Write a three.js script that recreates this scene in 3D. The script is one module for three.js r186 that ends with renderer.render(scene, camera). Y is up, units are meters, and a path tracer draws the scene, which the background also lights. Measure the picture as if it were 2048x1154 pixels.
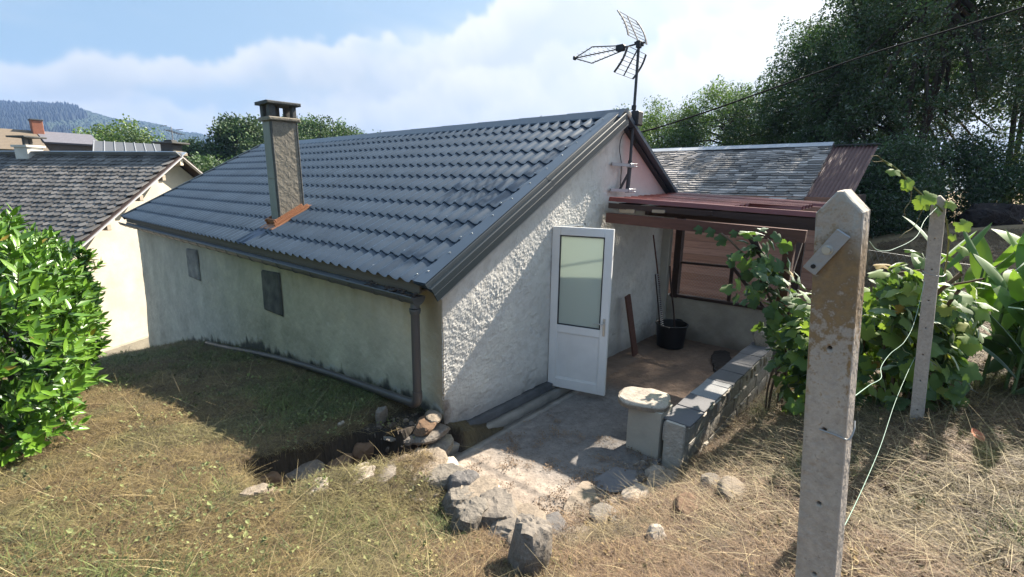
import * as THREE from 'three';
import { mergeGeometries, mergeVertices, toCreasedNormals } from 'three/addons/utils/BufferGeometryUtils.js';
import { ImprovedNoise } from 'three/addons/math/ImprovedNoise.js';

// ------------------------------------------------------------------ camera, sky, sun, exposure
const scene = new THREE.Scene();
const camera = new THREE.PerspectiveCamera(61.87, 1024 / 577, 0.05, 6000);
camera.position.set(-2.795, 2.6145, 3.3815);
camera.up.set(0.15068, 0.97728, -0.14907);
camera.lookAt(-2.795 + 0.7425, 2.6145 - 0.21143, 3.3815 - 0.6356);
scene.add(camera);
const CAM = camera.position.clone();

const renderer = new THREE.WebGLRenderer({ antialias: true });
renderer.setSize(1024, 577);
renderer.toneMapping = THREE.LinearToneMapping;
renderer.toneMappingExposure = 2.95;
renderer.shadowMap.enabled = true;
renderer.shadowMap.type = THREE.PCFSoftShadowMap;

const SUN = new THREE.Vector3(1, 0.88, 0.165).normalize();
const sun = new THREE.DirectionalLight(new THREE.Color(1.0, 0.92, 0.79), 5.0);
sun.position.copy(SUN).multiplyScalar(60);
sun.castShadow = true;
sun.shadow.mapSize.set(4096, 4096);
Object.assign(sun.shadow.camera, { left: -25, right: 25, top: 25, bottom: -25, near: 1, far: 160 });
scene.add(sun); scene.add(sun.target);

const noise = new ImprovedNoise();
const N3 = (x, y, z) => noise.noise(x, y, z);
function fbm(x, y, z, oct = 4, gain = 0.5) {
  let a = 1, s = 0, n = 0;
  for (let i = 0; i < oct; i++) { s += a * N3(x, y, z + i * 17.3); n += a; x *= 2.03; y *= 2.03; z *= 2.03; a *= gain; }
  return s / n;
}
const clamp = (v, a = 0, b = 1) => Math.min(b, Math.max(a, v));
const sstep = (a, b, v) => { const t = clamp((v - a) / (b - a)); return t * t * (3 - 2 * t); };
const lerp = (a, b, t) => a + (b - a) * t;
function rng(seed) {
  let a = seed >>> 0;
  return () => { a = (a + 0x6D2B79F5) | 0; let t = Math.imul(a ^ (a >>> 15), 1 | a); t = (t + Math.imul(t ^ (t >>> 7), 61 | t)) ^ t; return ((t ^ (t >>> 14)) >>> 0) / 4294967296; };
}

{ // the sky: blue air, a veil of glare round the sun, a bank of cumulus low down that climbs towards the sun
  const W = 1536, Hh = 768, data = new Float32Array(W * Hh * 4), sunAz = Math.atan2(SUN.z, SUN.x);
  const billow = (x, y, z) => { let s = 0, a = 1, n = 0; for (let i = 0; i < 5; i++) { s += a * (1 - 2.2 * Math.abs(N3(x, y, z + i * 9.1))); n += a; x *= 2.1; y *= 2.1; a *= 0.52; } return s / n; };
  const NL = 5, SKY = 0.31;
  for (let i = 0; i < W; i++) {
    const az = ((i + 0.5) / W - 0.5) * 2 * Math.PI, dz = Math.atan2(Math.sin(az - sunAz), Math.cos(az - sunAz)) * 180 / Math.PI;
    const ca = Math.cos(az), sa = Math.sin(az), rise = 13.5 * Math.exp(-Math.pow(Math.abs(dz) / 62, 4));
    for (let j = 0; j < Hh; j++) {
      const el = ((j + 0.5) / Hh - 0.5) * Math.PI, y = Math.sin(el), ce = Math.cos(el), x = ce * ca, z = ce * sa, o = (j * W + i) * 4;
      if (y < 0) { data[o] = 0.12; data[o + 1] = 0.12; data[o + 2] = 0.09; data[o + 3] = 1; continue; }
      const t = Math.pow(1 - y, 3.0);
      let r = lerp(0.23, 0.45, t), g = lerp(0.45, 0.68, t), b = lerp(0.74, 0.87, t);
      const ang = Math.acos(clamp(x * SUN.x + y * SUN.y + z * SUN.z, -1, 1)), veil = 2.3 * Math.exp(-ang * 2.4) + 0.14 * Math.exp(-ang * 0.8);
      // thin high wisps
      const k = 1 / (y + 0.16), w = sstep(0.18, 0.6, fbm(x * k * 0.7 + 5, z * k * 1.3 + 2, 1.3, 5) + 0.25 * Math.exp(-ang * ang) + 0.05) * 0.5 * sstep(0.05, 0.3, y);
      r = lerp(r, 0.92, w); g = lerp(g, 0.95, w); b = lerp(b, 0.97, w);
      // cumulus, far layers first
      const deg = el * 180 / Math.PI;
      if (deg < 34) for (let n = 0; n < NL; n++) {
        const base = (8.2 + rise) * (1 - n / (NL + 0.4)), L = 4.2 + n * 0.8;
        const lump = billow(ca * L + n * 7.3, sa * L + deg * 0.045, n * 3.7), big = N3(ca * 2.2 + n * 3, sa * 2.2, n * 5.1 + 0.4);
        const top = base + (3.6 + 0.20 * rise) * (lump - 0.25) + (3.4 + 0.34 * rise) * big, d = top - deg;
        const cov = sstep(0, 0.9 + 0.6 * n, d + 0.8 * (fbm(ca * 22 + n, sa * 22, deg * 0.8, 3))) * (n === 0 ? 0.85 : 0.7) * (0.45 + 0.55 * sstep(-0.35, 0.12, fbm(ca * 6 + n * 2, sa * 6, deg * 0.16 + n, 4)));
        if (cov <= 0) continue;
        const soft = fbm(ca * 9 + n, sa * 9, deg * 0.3 + n, 4), q = clamp(d / (3.2 + 0.22 * rise) - 0.25 * soft - 0.05), wh = lerp(0.97, 0.60, q), cr = wh, cg = lerp(0.98, 0.68, q), cb = lerp(0.99, 0.77, q);
        r = lerp(r, cr, cov); g = lerp(g, cg, cov); b = lerp(b, cb, cov);
      }
      data[o] = SKY * (r + veil * 0.98); data[o + 1] = SKY * (g + veil * 0.95); data[o + 2] = SKY * (b + veil * 0.88); data[o + 3] = 1;
    }
  }
  const sky = new THREE.DataTexture(data, W, Hh, THREE.RGBAFormat, THREE.FloatType);
  sky.mapping = THREE.EquirectangularReflectionMapping;
  sky.magFilter = THREE.LinearFilter; sky.minFilter = THREE.LinearFilter;
  sky.needsUpdate = true;
  scene.background = sky; scene.environment = sky;
}
scene.fog = new THREE.FogExp2(new THREE.Color(0.30, 0.48, 0.90), 0.00026);

// ------------------------------------------------------------------ helpers
const V = (x, y, z) => new THREE.Vector3(x, y, z);
const used = {};
function numbered(n) { if (used[n] === undefined) { used[n] = 0; return n; } return n + '_' + String(++used[n]).padStart(3, '0'); }
function tag(o, label, category, group) { o.userData = { label, category }; if (group) o.userData.group = group; return o; }
function thing(name, label, category, pos = [0, 0, 0], turn = 0, group) {
  const o = new THREE.Group(); o.name = numbered(name); o.position.set(...pos); o.rotation.y = turn; scene.add(o);
  return tag(o, label, category, group);
}
function mesh(name, geo, mat, parent = scene, pos, rot) {
  const m = new THREE.Mesh(geo, mat); m.name = parent === scene ? numbered(name) : name; m.castShadow = m.receiveShadow = true;
  if (pos) m.position.set(...pos); if (rot) m.rotation.set(...rot);
  parent.add(m); return m;
}
function struct(name, geo, mat, extra) { const m = mesh(name, geo, mat); m.userData.kind = 'structure'; if (extra) m.userData.label = extra; return m; }
function stuff(m) { m.userData.kind = 'stuff'; return m; }
function inst(name, geo, mat, mats, cols, parent = scene) {
  const m = new THREE.InstancedMesh(geo, mat, mats.length); m.name = parent === scene ? numbered(name) : name;
  mats.forEach((a, i) => m.setMatrixAt(i, a)); if (cols) cols.forEach((c, i) => m.setColorAt(i, c));
  m.castShadow = m.receiveShadow = true; m.userData.kind = 'stuff'; parent.add(m); return m;
}
// uv in metres chosen by each face's own direction
function planarUV(g) {
  g = g.index ? g.toNonIndexed() : g;
  const p = g.attributes.position, uv = new Float32Array(p.count * 2), a = V(), b = V(), c = V();
  for (let i = 0; i < p.count; i += 3) {
    a.fromBufferAttribute(p, i); b.fromBufferAttribute(p, i + 1); c.fromBufferAttribute(p, i + 2);
    const n = b.clone().sub(a).cross(c.clone().sub(a)), x = Math.abs(n.x), y = Math.abs(n.y), z = Math.abs(n.z);
    [a, b, c].forEach((v, k) => { const o = (i + k) * 2; if (y >= x && y >= z) { uv[o] = v.x; uv[o + 1] = v.z; } else if (x >= z) { uv[o] = v.z; uv[o + 1] = v.y; } else { uv[o] = v.x; uv[o + 1] = v.y; } });
  }
  g.setAttribute('uv', new THREE.BufferAttribute(uv, 2)); return g;
}
// bevelled box: outline extruded, edges chamfered
const boxCache = {};
function box(w, h, d, x = 0, y = 0, z = 0, bev = 0.006) {
  bev = Math.min(bev, w * 0.3, h * 0.3, d * 0.3);
  const s = new THREE.Shape(), a = w / 2 - bev, b = h / 2 - bev;
  s.moveTo(-a, -b); s.lineTo(a, -b); s.lineTo(a, b); s.lineTo(-a, b); s.closePath();
  const g = new THREE.ExtrudeGeometry(s, { depth: d - 2 * bev, bevelEnabled: true, bevelThickness: bev, bevelSize: bev, bevelSegments: 1, steps: 1 });
  g.translate(x, y, z - d / 2 + bev); return planarUV(g);
}
function tube(pts, r, seg = 24, rad = 7, closed = false) {
  const c = new THREE.CatmullRomCurve3(pts.map(p => Array.isArray(p) ? V(...p) : p), closed, 'centripetal');
  return planarUV(new THREE.TubeGeometry(c, seg, r, rad, closed));
}
function rod(a, b, r, r2 = r, rad = 7) {
  a = Array.isArray(a) ? V(...a) : a; b = Array.isArray(b) ? V(...b) : b;
  const d = b.clone().sub(a), L = d.length(), g = new THREE.CylinderGeometry(r2, r, L, rad, 1);
  g.translate(0, L / 2, 0); g.applyQuaternion(new THREE.Quaternion().setFromUnitVectors(V(0, 1, 0), d.normalize())); g.translate(a.x, a.y, a.z);
  return planarUV(g);
}
function bar(a, b, w, h, up = [0, 1, 0], bev = 0.004) { // rectangular beam between two points
  a = Array.isArray(a) ? V(...a) : a; b = Array.isArray(b) ? V(...b) : b;
  const d = b.clone().sub(a), L = d.length(); d.normalize();
  const x = V(...up).cross(d).normalize(), y = d.clone().cross(x);
  const g = box(w, h, L, 0, 0, L / 2, bev);
  g.applyMatrix4(new THREE.Matrix4().makeBasis(x, y, d).setPosition(a)); return g;
}
function merge(list) {
  list = list.map(g => { g = g.index ? g.toNonIndexed() : g; if (!g.attributes.uv) planarUV(g); for (const k of Object.keys(g.attributes)) if (!['position', 'normal', 'uv', 'color'].includes(k)) g.deleteAttribute(k); return g; });
  const anyC = list.some(g => g.attributes.color);
  if (anyC) list.forEach(g => { if (!g.attributes.color) g.setAttribute('color', new THREE.BufferAttribute(new Float32Array(g.attributes.position.count * 3).fill(1), 3)); });
  return mergeGeometries(list);
}
function displace(g, fn) { const p = g.attributes.position; for (let i = 0; i < p.count; i++) { const o = fn(p.getX(i), p.getY(i), p.getZ(i), i); p.setXYZ(i, o[0], o[1], o[2]); } p.needsUpdate = true; return g; }
// grid of points: f(u, v) gives [x, y, z]; optional color(u, v, p) gives linear rgb; optional skip
function grid(nu, nv, f, color, uvf, skip) {
  const pos = new Float32Array((nu + 1) * (nv + 1) * 3), uv = new Float32Array((nu + 1) * (nv + 1) * 2), col = color ? new Float32Array((nu + 1) * (nv + 1) * 3) : null, idx = [];
  for (let j = 0; j <= nv; j++) for (let i = 0; i <= nu; i++) {
    const k = j * (nu + 1) + i, p = f(i / nu, j / nv); pos.set(p, k * 3); uv.set(uvf ? uvf(p) : [p[0], p[1]], k * 2); if (col) col.set(color(p), k * 3);
  }
  for (let j = 0; j < nv; j++) for (let i = 0; i < nu; i++) {
    const a = j * (nu + 1) + i, b = a + 1, c = a + nu + 1, d = c + 1;
    if (skip && skip((i + 0.5) / nu, (j + 0.5) / nv)) continue;
    idx.push(a, b, d, a, d, c);
  }
  const g = new THREE.BufferGeometry();
  g.setAttribute('position', new THREE.BufferAttribute(pos, 3)); g.setAttribute('uv', new THREE.BufferAttribute(uv, 2)); if (col) g.setAttribute('color', new THREE.BufferAttribute(col, 3));
  g.setIndex(idx); g.computeVertexNormals(); return g;
}
// broken stone: a few cutting planes, then roughened
function rock(seed, sx, sy, sz, detail = 5, cuts = 11, rough = 0.05) {
  const R = rng(seed), g0 = new THREE.IcosahedronGeometry(1, detail), pl = [];
  for (let i = 0; i < cuts; i++) { const a = R() * 6.283, u = R() * 2 - 1, s = Math.sqrt(1 - u * u); pl.push([s * Math.cos(a), u, s * Math.sin(a), 0.72 + 0.3 * R()]); }
  pl.push([0, 1, 0, 0.7], [0, -1, 0, 0.7]);
  displace(g0, (x, y, z) => {
    const l = Math.hypot(x, y, z); x /= l; y /= l; z /= l; let r = 1.15;
    for (const q of pl) { const d = x * q[0] + y * q[1] + z * q[2]; if (d > 0.05) r = Math.min(r, q[3] / d); }
    r *= 1 + rough * (fbm(x * 2.5 + seed, y * 6, z * 2.5, 4) + 0.5 * N3(x * 11 + seed, y * 14, z * 11));
    return [x * r * sx, y * r * sy, z * r * sz];
  });
  g0.deleteAttribute('normal'); g0.deleteAttribute('uv');
  return planarUV(toCreasedNormals(mergeVertices(g0, 1e-4), 0.45));
}
// ------------------------------------------------------------------ textures
function pnoise(seed, P) { // value noise that repeats after P cells
  const R = rng(seed), t = new Float32Array(P * P); for (let i = 0; i < P * P; i++) t[i] = R();
  return (x, y) => { const xi = Math.floor(x), yi = Math.floor(y); let fx = x - xi, fy = y - yi; fx = fx * fx * (3 - 2 * fx); fy = fy * fy * (3 - 2 * fy); const m = v => ((v % P) + P) % P, a = m(xi), b = m(xi + 1), c = m(yi) * P, d = m(yi + 1) * P; return lerp(lerp(t[c + a], t[c + b], fx), lerp(t[d + a], t[d + b], fx), fy); };
}
function layered(seed, base, oct, gain = 0.55) { const L = []; for (let i = 0; i < oct; i++) L.push(pnoise(seed + i * 7, base << i)); return (u, v) => { let s = 0, n = 0, a = 1; for (let i = 0; i < oct; i++) { const k = base << i; s += a * L[i](u * k, v * k); n += a; a *= gain; } return s / n; }; }
function tex(size, fn, metres, srgb = false) { // fn(u, v) gives [r, g, b] 0..1
  const d = new Uint8Array(size * size * 4);
  for (let j = 0; j < size; j++) for (let i = 0; i < size; i++) { const c = fn((i + 0.5) / size, (j + 0.5) / size), o = (j * size + i) * 4; for (let k = 0; k < 3; k++) d[o + k] = clamp(c[k]) * 255; d[o + 3] = 255; }
  const t = new THREE.DataTexture(d, size, size, THREE.RGBAFormat); t.wrapS = t.wrapT = THREE.RepeatWrapping; t.magFilter = THREE.LinearFilter; t.minFilter = THREE.LinearMipmapLinearFilter; t.generateMipmaps = true;
  if (srgb) t.colorSpace = THREE.SRGBColorSpace; t.repeat.set(1 / metres, 1 / metres); t.needsUpdate = true; return t;
}
const gray = v => [v, v, v];
const nA = layered(11, 8, 6), nB = layered(23, 16, 5), nC = layered(37, 4, 7, 0.6), nD = layered(51, 32, 4, 0.7);
const bumpFine = tex(512, (u, v) => gray(nD(u, v)), 0.25);
const bumpMid = tex(512, (u, v) => gray(0.55 * nB(u, v) + 0.45 * nD(u, v)), 0.6);
const bumpRough = tex(512, (u, v) => gray(Math.pow(nA(u, v), 1.4)), 0.45);
// tonal maps, around 1: multiply the base colour (kept below 1, colours compensate)
const toneMid = tex(512, (u, v) => gray(0.62 + 0.38 * clamp(0.5 + 1.3 * (nC(u, v) - 0.5))), 1.7);
const toneSpeck = tex(512, (u, v) => { const s = nD(u, v), l = nC(v, u); return gray(clamp(0.55 + 0.45 * l + (s > 0.66 ? 0.18 : 0) - (s < 0.33 ? 0.25 : 0))); }, 0.5);
const toneWood = tex(512, (u, v) => { const g = nB(u * 0.25, v * 4 % 1), f = nD(u * 0.1, v); return gray(0.55 + 0.3 * g + 0.2 * f); }, 0.8);
const streak = tex(512, (u, v) => gray(0.6 + 0.4 * nA(u, v * 0.125)), 1.1);
function mat(r, g, b, o = {}) {
  const { phys, ...rest } = o; const M = phys ? THREE.MeshPhysicalMaterial : THREE.MeshStandardMaterial;
  return new M({ color: new THREE.Color().setRGB(r, g, b), roughness: 0.9, metalness: 0, ...rest });
}
const leafMat = (r, g, b, tr = 0.4, ro = 0.6, o = {}) => mat(r, g, b, { phys: true, transmission: tr, thickness: 0, roughness: ro, side: THREE.DoubleSide, ...o });
const M = {
  concrete: mat(0.42, 0.39, 0.34, { map: toneSpeck, bumpMap: bumpMid, bumpScale: 0.006 }),
  post: mat(1, 1, 1, { vertexColors: true, map: toneSpeck, bumpMap: bumpMid, bumpScale: 0.008 }),
  block: mat(0.46, 0.42, 0.36, { map: toneSpeck, bumpMap: bumpRough, bumpScale: 0.012 }),
  slab: mat(0.17, 0.165, 0.17, { map: toneMid, bumpMap: bumpMid, bumpScale: 0.004, roughness: 0.8 }),
  slabLight: mat(0.36, 0.36, 0.36, { map: toneMid, bumpMap: bumpMid, bumpScale: 0.004, roughness: 0.8 }),
  stone: mat(0.23, 0.195, 0.16, { map: toneSpeck, bumpMap: bumpRough, bumpScale: 0.014 }),
  stoneGrey: mat(0.22, 0.19, 0.155, { map: toneSpeck, bumpMap: bumpRough, bumpScale: 0.02 }),
  stoneBlue: mat(0.165, 0.15, 0.14, { map: toneSpeck, bumpMap: bumpRough, bumpScale: 0.012 }),
  stoneTan: mat(0.30, 0.24, 0.18, { map: toneSpeck, bumpMap: bumpRough, bumpScale: 0.012 }),
  stonePale: mat(0.44, 0.37, 0.30, { map: toneSpeck, bumpMap: bumpRough, bumpScale: 0.012 }),
  stoneRust: mat(0.2, 0.12, 0.07, { map: toneMid, bumpMap: bumpRough, bumpScale: 0.012 }),
  mortar: mat(0.56, 0.5, 0.42, { map: toneMid, bumpMap: bumpRough, bumpScale: 0.02 }),
  gable: mat(1, 1, 1, { vertexColors: true, bumpMap: bumpRough, bumpScale: 0.01 }),
  eaveWall: mat(1, 1, 1, { vertexColors: true, map: toneMid, bumpMap: bumpRough, bumpScale: 0.01 }),
  cream: mat(0.70, 0.625, 0.51, { map: toneMid, bumpMap: bumpMid, bumpScale: 0.003 }),
  metalRoof: mat(0.052, 0.074, 0.104, { phys: true, roughness: 0.34, map: toneMid, clearcoat: 0.25, clearcoatRoughness: 0.35 }),
  metalTrim: mat(0.014, 0.023, 0.029, { roughness: 0.45 }),
  zinc: mat(0.12, 0.125, 0.125, { roughness: 0.5, metalness: 0.3, map: toneMid }),
  pipe: mat(0.095, 0.085, 0.08, { roughness: 0.45, map: toneMid }),
  copper: mat(0.44, 0.2, 0.1, { roughness: 0.55, metalness: 0.25, map: toneMid, bumpMap: bumpMid, bumpScale: 0.004 }),
  chimney: mat(0.3, 0.262, 0.205, { map: toneSpeck, bumpMap: bumpRough, bumpScale: 0.010 }),
  chimneyDark: mat(0.1, 0.1, 0.095, { map: toneSpeck, bumpMap: bumpMid, bumpScale: 0.01 }),
  fibre: mat(0.3, 0.31, 0.27, { map: toneMid, bumpMap: bumpFine, bumpScale: 0.002 }),
  dark: mat(0.02, 0.018, 0.016),
  darkWood: mat(0.06, 0.035, 0.028, { map: toneWood, bumpMap: bumpMid, bumpScale: 0.004 }),
  redWood: mat(0.13, 0.058, 0.042, { map: toneWood, bumpMap: bumpMid, bumpScale: 0.004 }),
  paleWood: mat(0.42, 0.33, 0.24, { map: toneWood, bumpMap: bumpMid, bumpScale: 0.003 }),
  plankBrown: [mat(0.42, 0.22, 0.15, { map: toneWood, bumpMap: bumpMid, bumpScale: 0.004 }), mat(0.37, 0.19, 0.125, { map: toneWood, bumpMap: bumpMid, bumpScale: 0.004 }), mat(0.46, 0.25, 0.175, { map: toneWood, bumpMap: bumpMid, bumpScale: 0.004 })],
  redSheet: mat(0.21, 0.06, 0.05, { roughness: 0.3, map: toneMid, side: THREE.DoubleSide }),
  rustSheet: mat(0.17, 0.085, 0.075, { roughness: 0.6, map: toneSpeck, side: THREE.DoubleSide }),
  pvc: mat(0.78, 0.775, 0.755, { roughness: 0.4, map: tex(512, (u, v) => gray(0.86 + 0.14 * clamp(0.5 + 1.6 * (nC(u, v) - 0.42))), 1.3) }),
  pvcPanel: mat(0.76, 0.755, 0.735, { roughness: 0.42, map: tex(512, (u, v) => gray(0.84 + 0.16 * clamp(0.5 + 1.6 * (nC(v, u) - 0.42))), 1.1) }),
  frosted: mat(0.66, 0.72, 0.65, { phys: true, transmission: 0.5, thickness: 0, roughness: 0.6 }),
  steel: mat(0.5, 0.5, 0.48, { metalness: 0.8, roughness: 0.38 }),
  galv: mat(0.42, 0.43, 0.45, { metalness: 0.6, roughness: 0.5, map: toneMid, bumpMap: bumpFine, bumpScale: 0.001 }),
  antenna: mat(0.05, 0.055, 0.065, { roughness: 0.75 }),
  antennaDark: mat(0.022, 0.022, 0.026, { roughness: 0.6 }),
  cable: mat(0.008, 0.008, 0.009, { roughness: 1 }),
  greenWire: mat(0.27, 0.38, 0.3, { roughness: 0.5 }),
  greyWire: mat(0.36, 0.35, 0.33, { roughness: 0.5, metalness: 0.4 }),
  plasticBlack: mat(0.012, 0.012, 0.014, { roughness: 0.5, map: toneMid }),
  slate: [0.8, 1, 1.2, 1.45].map(k => mat(0.15 * k, 0.137 * k, 0.125 * k, { map: toneMid, bumpMap: bumpMid, bumpScale: 0.004, roughness: 0.75 })),
  lauze: [0.62, 1, 1.45, 2.1].map(k => mat(0.26 * k, 0.23 * k, 0.21 * k, { map: toneSpeck, bumpMap: bumpMid, bumpScale: 0.008, roughness: 0.62 })),
  brick: mat(0.4, 0.16, 0.1, { map: toneSpeck }),
  bark: mat(0.07, 0.055, 0.042, { map: toneWood, bumpMap: bumpRough, bumpScale: 0.02 }),
  straw: mat(1, 1, 1, { phys: true, roughness: 0.75, side: THREE.DoubleSide, transmission: 0.15, thickness: 0 }),
};
// ------------------------------------------------------------------ ground
const CP = [[-2.8, 3.4, 1.0], [-1.45, 3.3, 1.0], [1.68, 3.5, .92], [-4.5, 4, 1.3], [-3, 6, 1.35], [0, 5.2, 1.15], [3, 5.2, 1.12], [6, 5, 1.1], [9, 4.2, 1.15], [13.4, 3.8, 1.42], [17, 4.8, 1.72], [21, 5, 1.9],
  [1.4, 2.02, -.02], [2.5, 2.02, -.13], [4.2, 2.02, -.2], [5.5, 2.02, -.15], [6.8, 2.2, .1], [2, 2.7, .42], [4, 2.8, .46], [.9, 2.5, .36], [0, 4, 1.02], [-1, 4.2, 1.1],
  [-.3, 1.45, .08], [-.75, 1.75, .28], [.2, 1.5, .03], [.8, 2.0, .06], [-.6, 1.35, .2], [-.85, .75, .10], [-.85, 1.15, .16], [-1.0, 1.5, .30], [.3, 2.25, .3], [-1.3, 2.4, .58], [-1.9, 2.2, .72],
  [.1, -.54, .29], [.1, -1.2, .24], [.1, -3.2, .02], [.1, -4.6, -.14], [.1, -5.4, -.27], [.1, -8, -.75], [.1, -10.4, -1.55], [.1, -11.5, -1.95],
  [-.56, -.45, .31], [-1.05, -.45, .36], [-1.5, -.5, .43], [-1.6, .3, .53], [-1.1, .5, .43], [-.65, .5, .28], [-2.75, -2.2, .4], [-2.1, -3, .26], [-2.8, .5, .76], [-2.2, -.8, .52], [-1.9, -5, -.12], [-1, -8, -.75], [-1.2, -11, -1.8], [0, -14.6, -2.9], [-3, -14, -2.6], [-2, -17, -3.2],
  [-4, -2, .45], [-5, -6, -.15], [-5, -11, -1.5], [-5, 1, .85], [-8, -2, .5], [-8, 6, 1.5], [9, -3, -.7], [9.2, 1.6, -.3], [7, 0, -.55], [7, -2, -.7], [9.6, 3.2, .75], [8, -12, -2.2], [20, -10, -.6], [12, -20, -3], [0, -20, -3], [-15, -15, -2.5], [20, 10, 2], [10, 10, 1.6], [0, 12, 1.8], [-10, 14, 2]];
const tps = (() => {
  const n = CP.length, m = n + 3, A = [], U = r2 => r2 < 1e-9 ? 0 : 0.5 * r2 * Math.log(r2);
  for (let i = 0; i < n; i++) { const row = []; for (let j = 0; j < n; j++) row.push(U((CP[i][0] - CP[j][0]) ** 2 + (CP[i][1] - CP[j][1]) ** 2) + (i === j ? 0.02 : 0)); row.push(1, CP[i][0], CP[i][1], CP[i][2]); A.push(row); }
  for (let k = 0; k < 3; k++) { const row = []; for (let j = 0; j < n; j++) row.push(k === 0 ? 1 : CP[j][k - 1]); row.push(0, 0, 0, 0); A.push(row); }
  for (let c = 0; c < m; c++) { let p = c; for (let r = c + 1; r < m; r++) if (Math.abs(A[r][c]) > Math.abs(A[p][c])) p = r; [A[c], A[p]] = [A[p], A[c]]; for (let r = 0; r < m; r++) if (r !== c) { const f = A[r][c] / A[c][c]; if (f) for (let k = c; k <= m; k++) A[r][k] -= f * A[c][k]; } }
  const w = A.map((r, i) => r[m] / r[i]);
  return (x, z) => { let s = w[n] + w[n + 1] * x + w[n + 2] * z; for (let i = 0; i < n; i++) s += w[i] * U((x - CP[i][0]) ** 2 + (z - CP[i][1]) ** 2); return s; };
})();
function ground(x, z, fine = true) {
  const d = Math.hypot(x - 2, z + 1);
  let y;
  const far = -3.2 + 5.0 * sstep(-6, 14, z * 0.8 + x * 0.25) + 0.6 * N3(x * .02, z * .02, 3);
  if (d > 26) y = far; else { y = tps(x, z); y = lerp(y, far, sstep(15, 26, d)); }
  if (d < 12 && fine) {
    const e = 0.05 * N3(x * 3.1, z * 3.1, 9);
    // sunk gully in front of the house corner
    const zN = x > -.3 ? -.06 : lerp(-.06, -.40, clamp((-.3 - x) / .3)), zS = .27 + .06 * N3(x * 2.2, 1, 2);
    const mg = sstep(-.05, .04, z - zN + e) * sstep(-.05, .05, zS - z + e) * sstep(-1.75, -1.55, x + e) * sstep(.3, .2, x);
    y = lerp(y, Math.min(y, -.08 - .06 * Math.min(0, x + .3)), mg);
    // terrace bed
    const mt = sstep(-.42, -.30, x + .12 * (z - .9) + e) * sstep(5.75, 5.6, x) * sstep(.1, .2, z) * sstep(1.97, 1.86, z) * (x < 1.3 ? sstep(1.97 - .45 * clamp((1.3 - x) / 1.2), 1.80 - .45 * clamp((1.3 - x) / 1.2), z + e) : 1);
    y = lerp(y, -.07, mt);
    y += 0.018 * fbm(x * 5, z * 5, 4.2, 3) + 0.02 * N3(x * 1.7, z * 1.7, .7);
  }
  return y;
}
// where the grass is green, straw or worn (0..1)
const greenAt = (x, z) => clamp(0.28 + 1.3 * fbm(x * .8 + 5, z * .8, 1.7, 3) + 0.8 * sstep(-.55, -.9, z) * sstep(-1.6, -.8, x) * sstep(-2.2, -1, z) - 0.25 * sstep(0, 2, x) + .45 * Math.exp(-Math.pow((z - 2.3) / .25, 2)) * sstep(1.2, 1.6, x) + .35 * Math.exp(-((x - 1.8) ** 2 + (z - 3.7) ** 2) / .12));
const S_GND = (() => {
  const n = 400, f = t => { t = t * 2 - 1; return 0.8 * Math.sinh(8.9 * t); };
  const g = grid(n, n, (u, v) => { const x = f(u) - .6, z = f(v) + .6; return [x, ground(x, z), z]; }, p => {
    const [x, , z] = p, d = Math.hypot(x - CAM.x, z - CAM.z);
    const gr = greenAt(x, z), w = fbm(x * 2.3, z * 2.3, 8, 4);
    let c = [0.07 + .04 * w, 0.046 + .026 * w, 0.024 + .01 * w];
    if (x > 8 && z > 2) c = [0.42 + .14 * w, 0.29 + .1 * w, 0.155 + .04 * w];
    else if (d > 14) c = [0.07 + .02 * w, 0.09 + .02 * w, 0.03];
    c = [lerp(c[0], .07, gr * .4), lerp(c[1], .075, gr * .4), lerp(c[2], .028, gr * .4)];
    if (z > -.6 && z < .4 && x > -1.8 && x < .3) { const q = sstep(-.5, -.38, z) * sstep(.32, .2, z) * sstep(-1.7, -1.55, x); c = c.map((v, k) => lerp(v, [.042 + .03 * w, .03 + .02 * w, .02 + .014 * w][k], q)); }  // gully soil set darker, its shade put into the colour
    const pad = sstep(-.9, -.3, x) * sstep(2.5, 1.9, z + .3 * w) * sstep(.1, .4, z) * sstep(1.9, 1.2, x); // worn pale path before the terrace
    return [lerp(c[0], .42, pad * .7), lerp(c[1], .34, pad * .7), lerp(c[2], .265, pad * .7)];
  }, p => [p[0], p[2]]);
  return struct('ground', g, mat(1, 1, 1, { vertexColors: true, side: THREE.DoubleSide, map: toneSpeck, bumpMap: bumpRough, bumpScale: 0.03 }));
})();
S_GND.geometry.index.array.reverse?.(); S_GND.geometry.computeVertexNormals();

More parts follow.
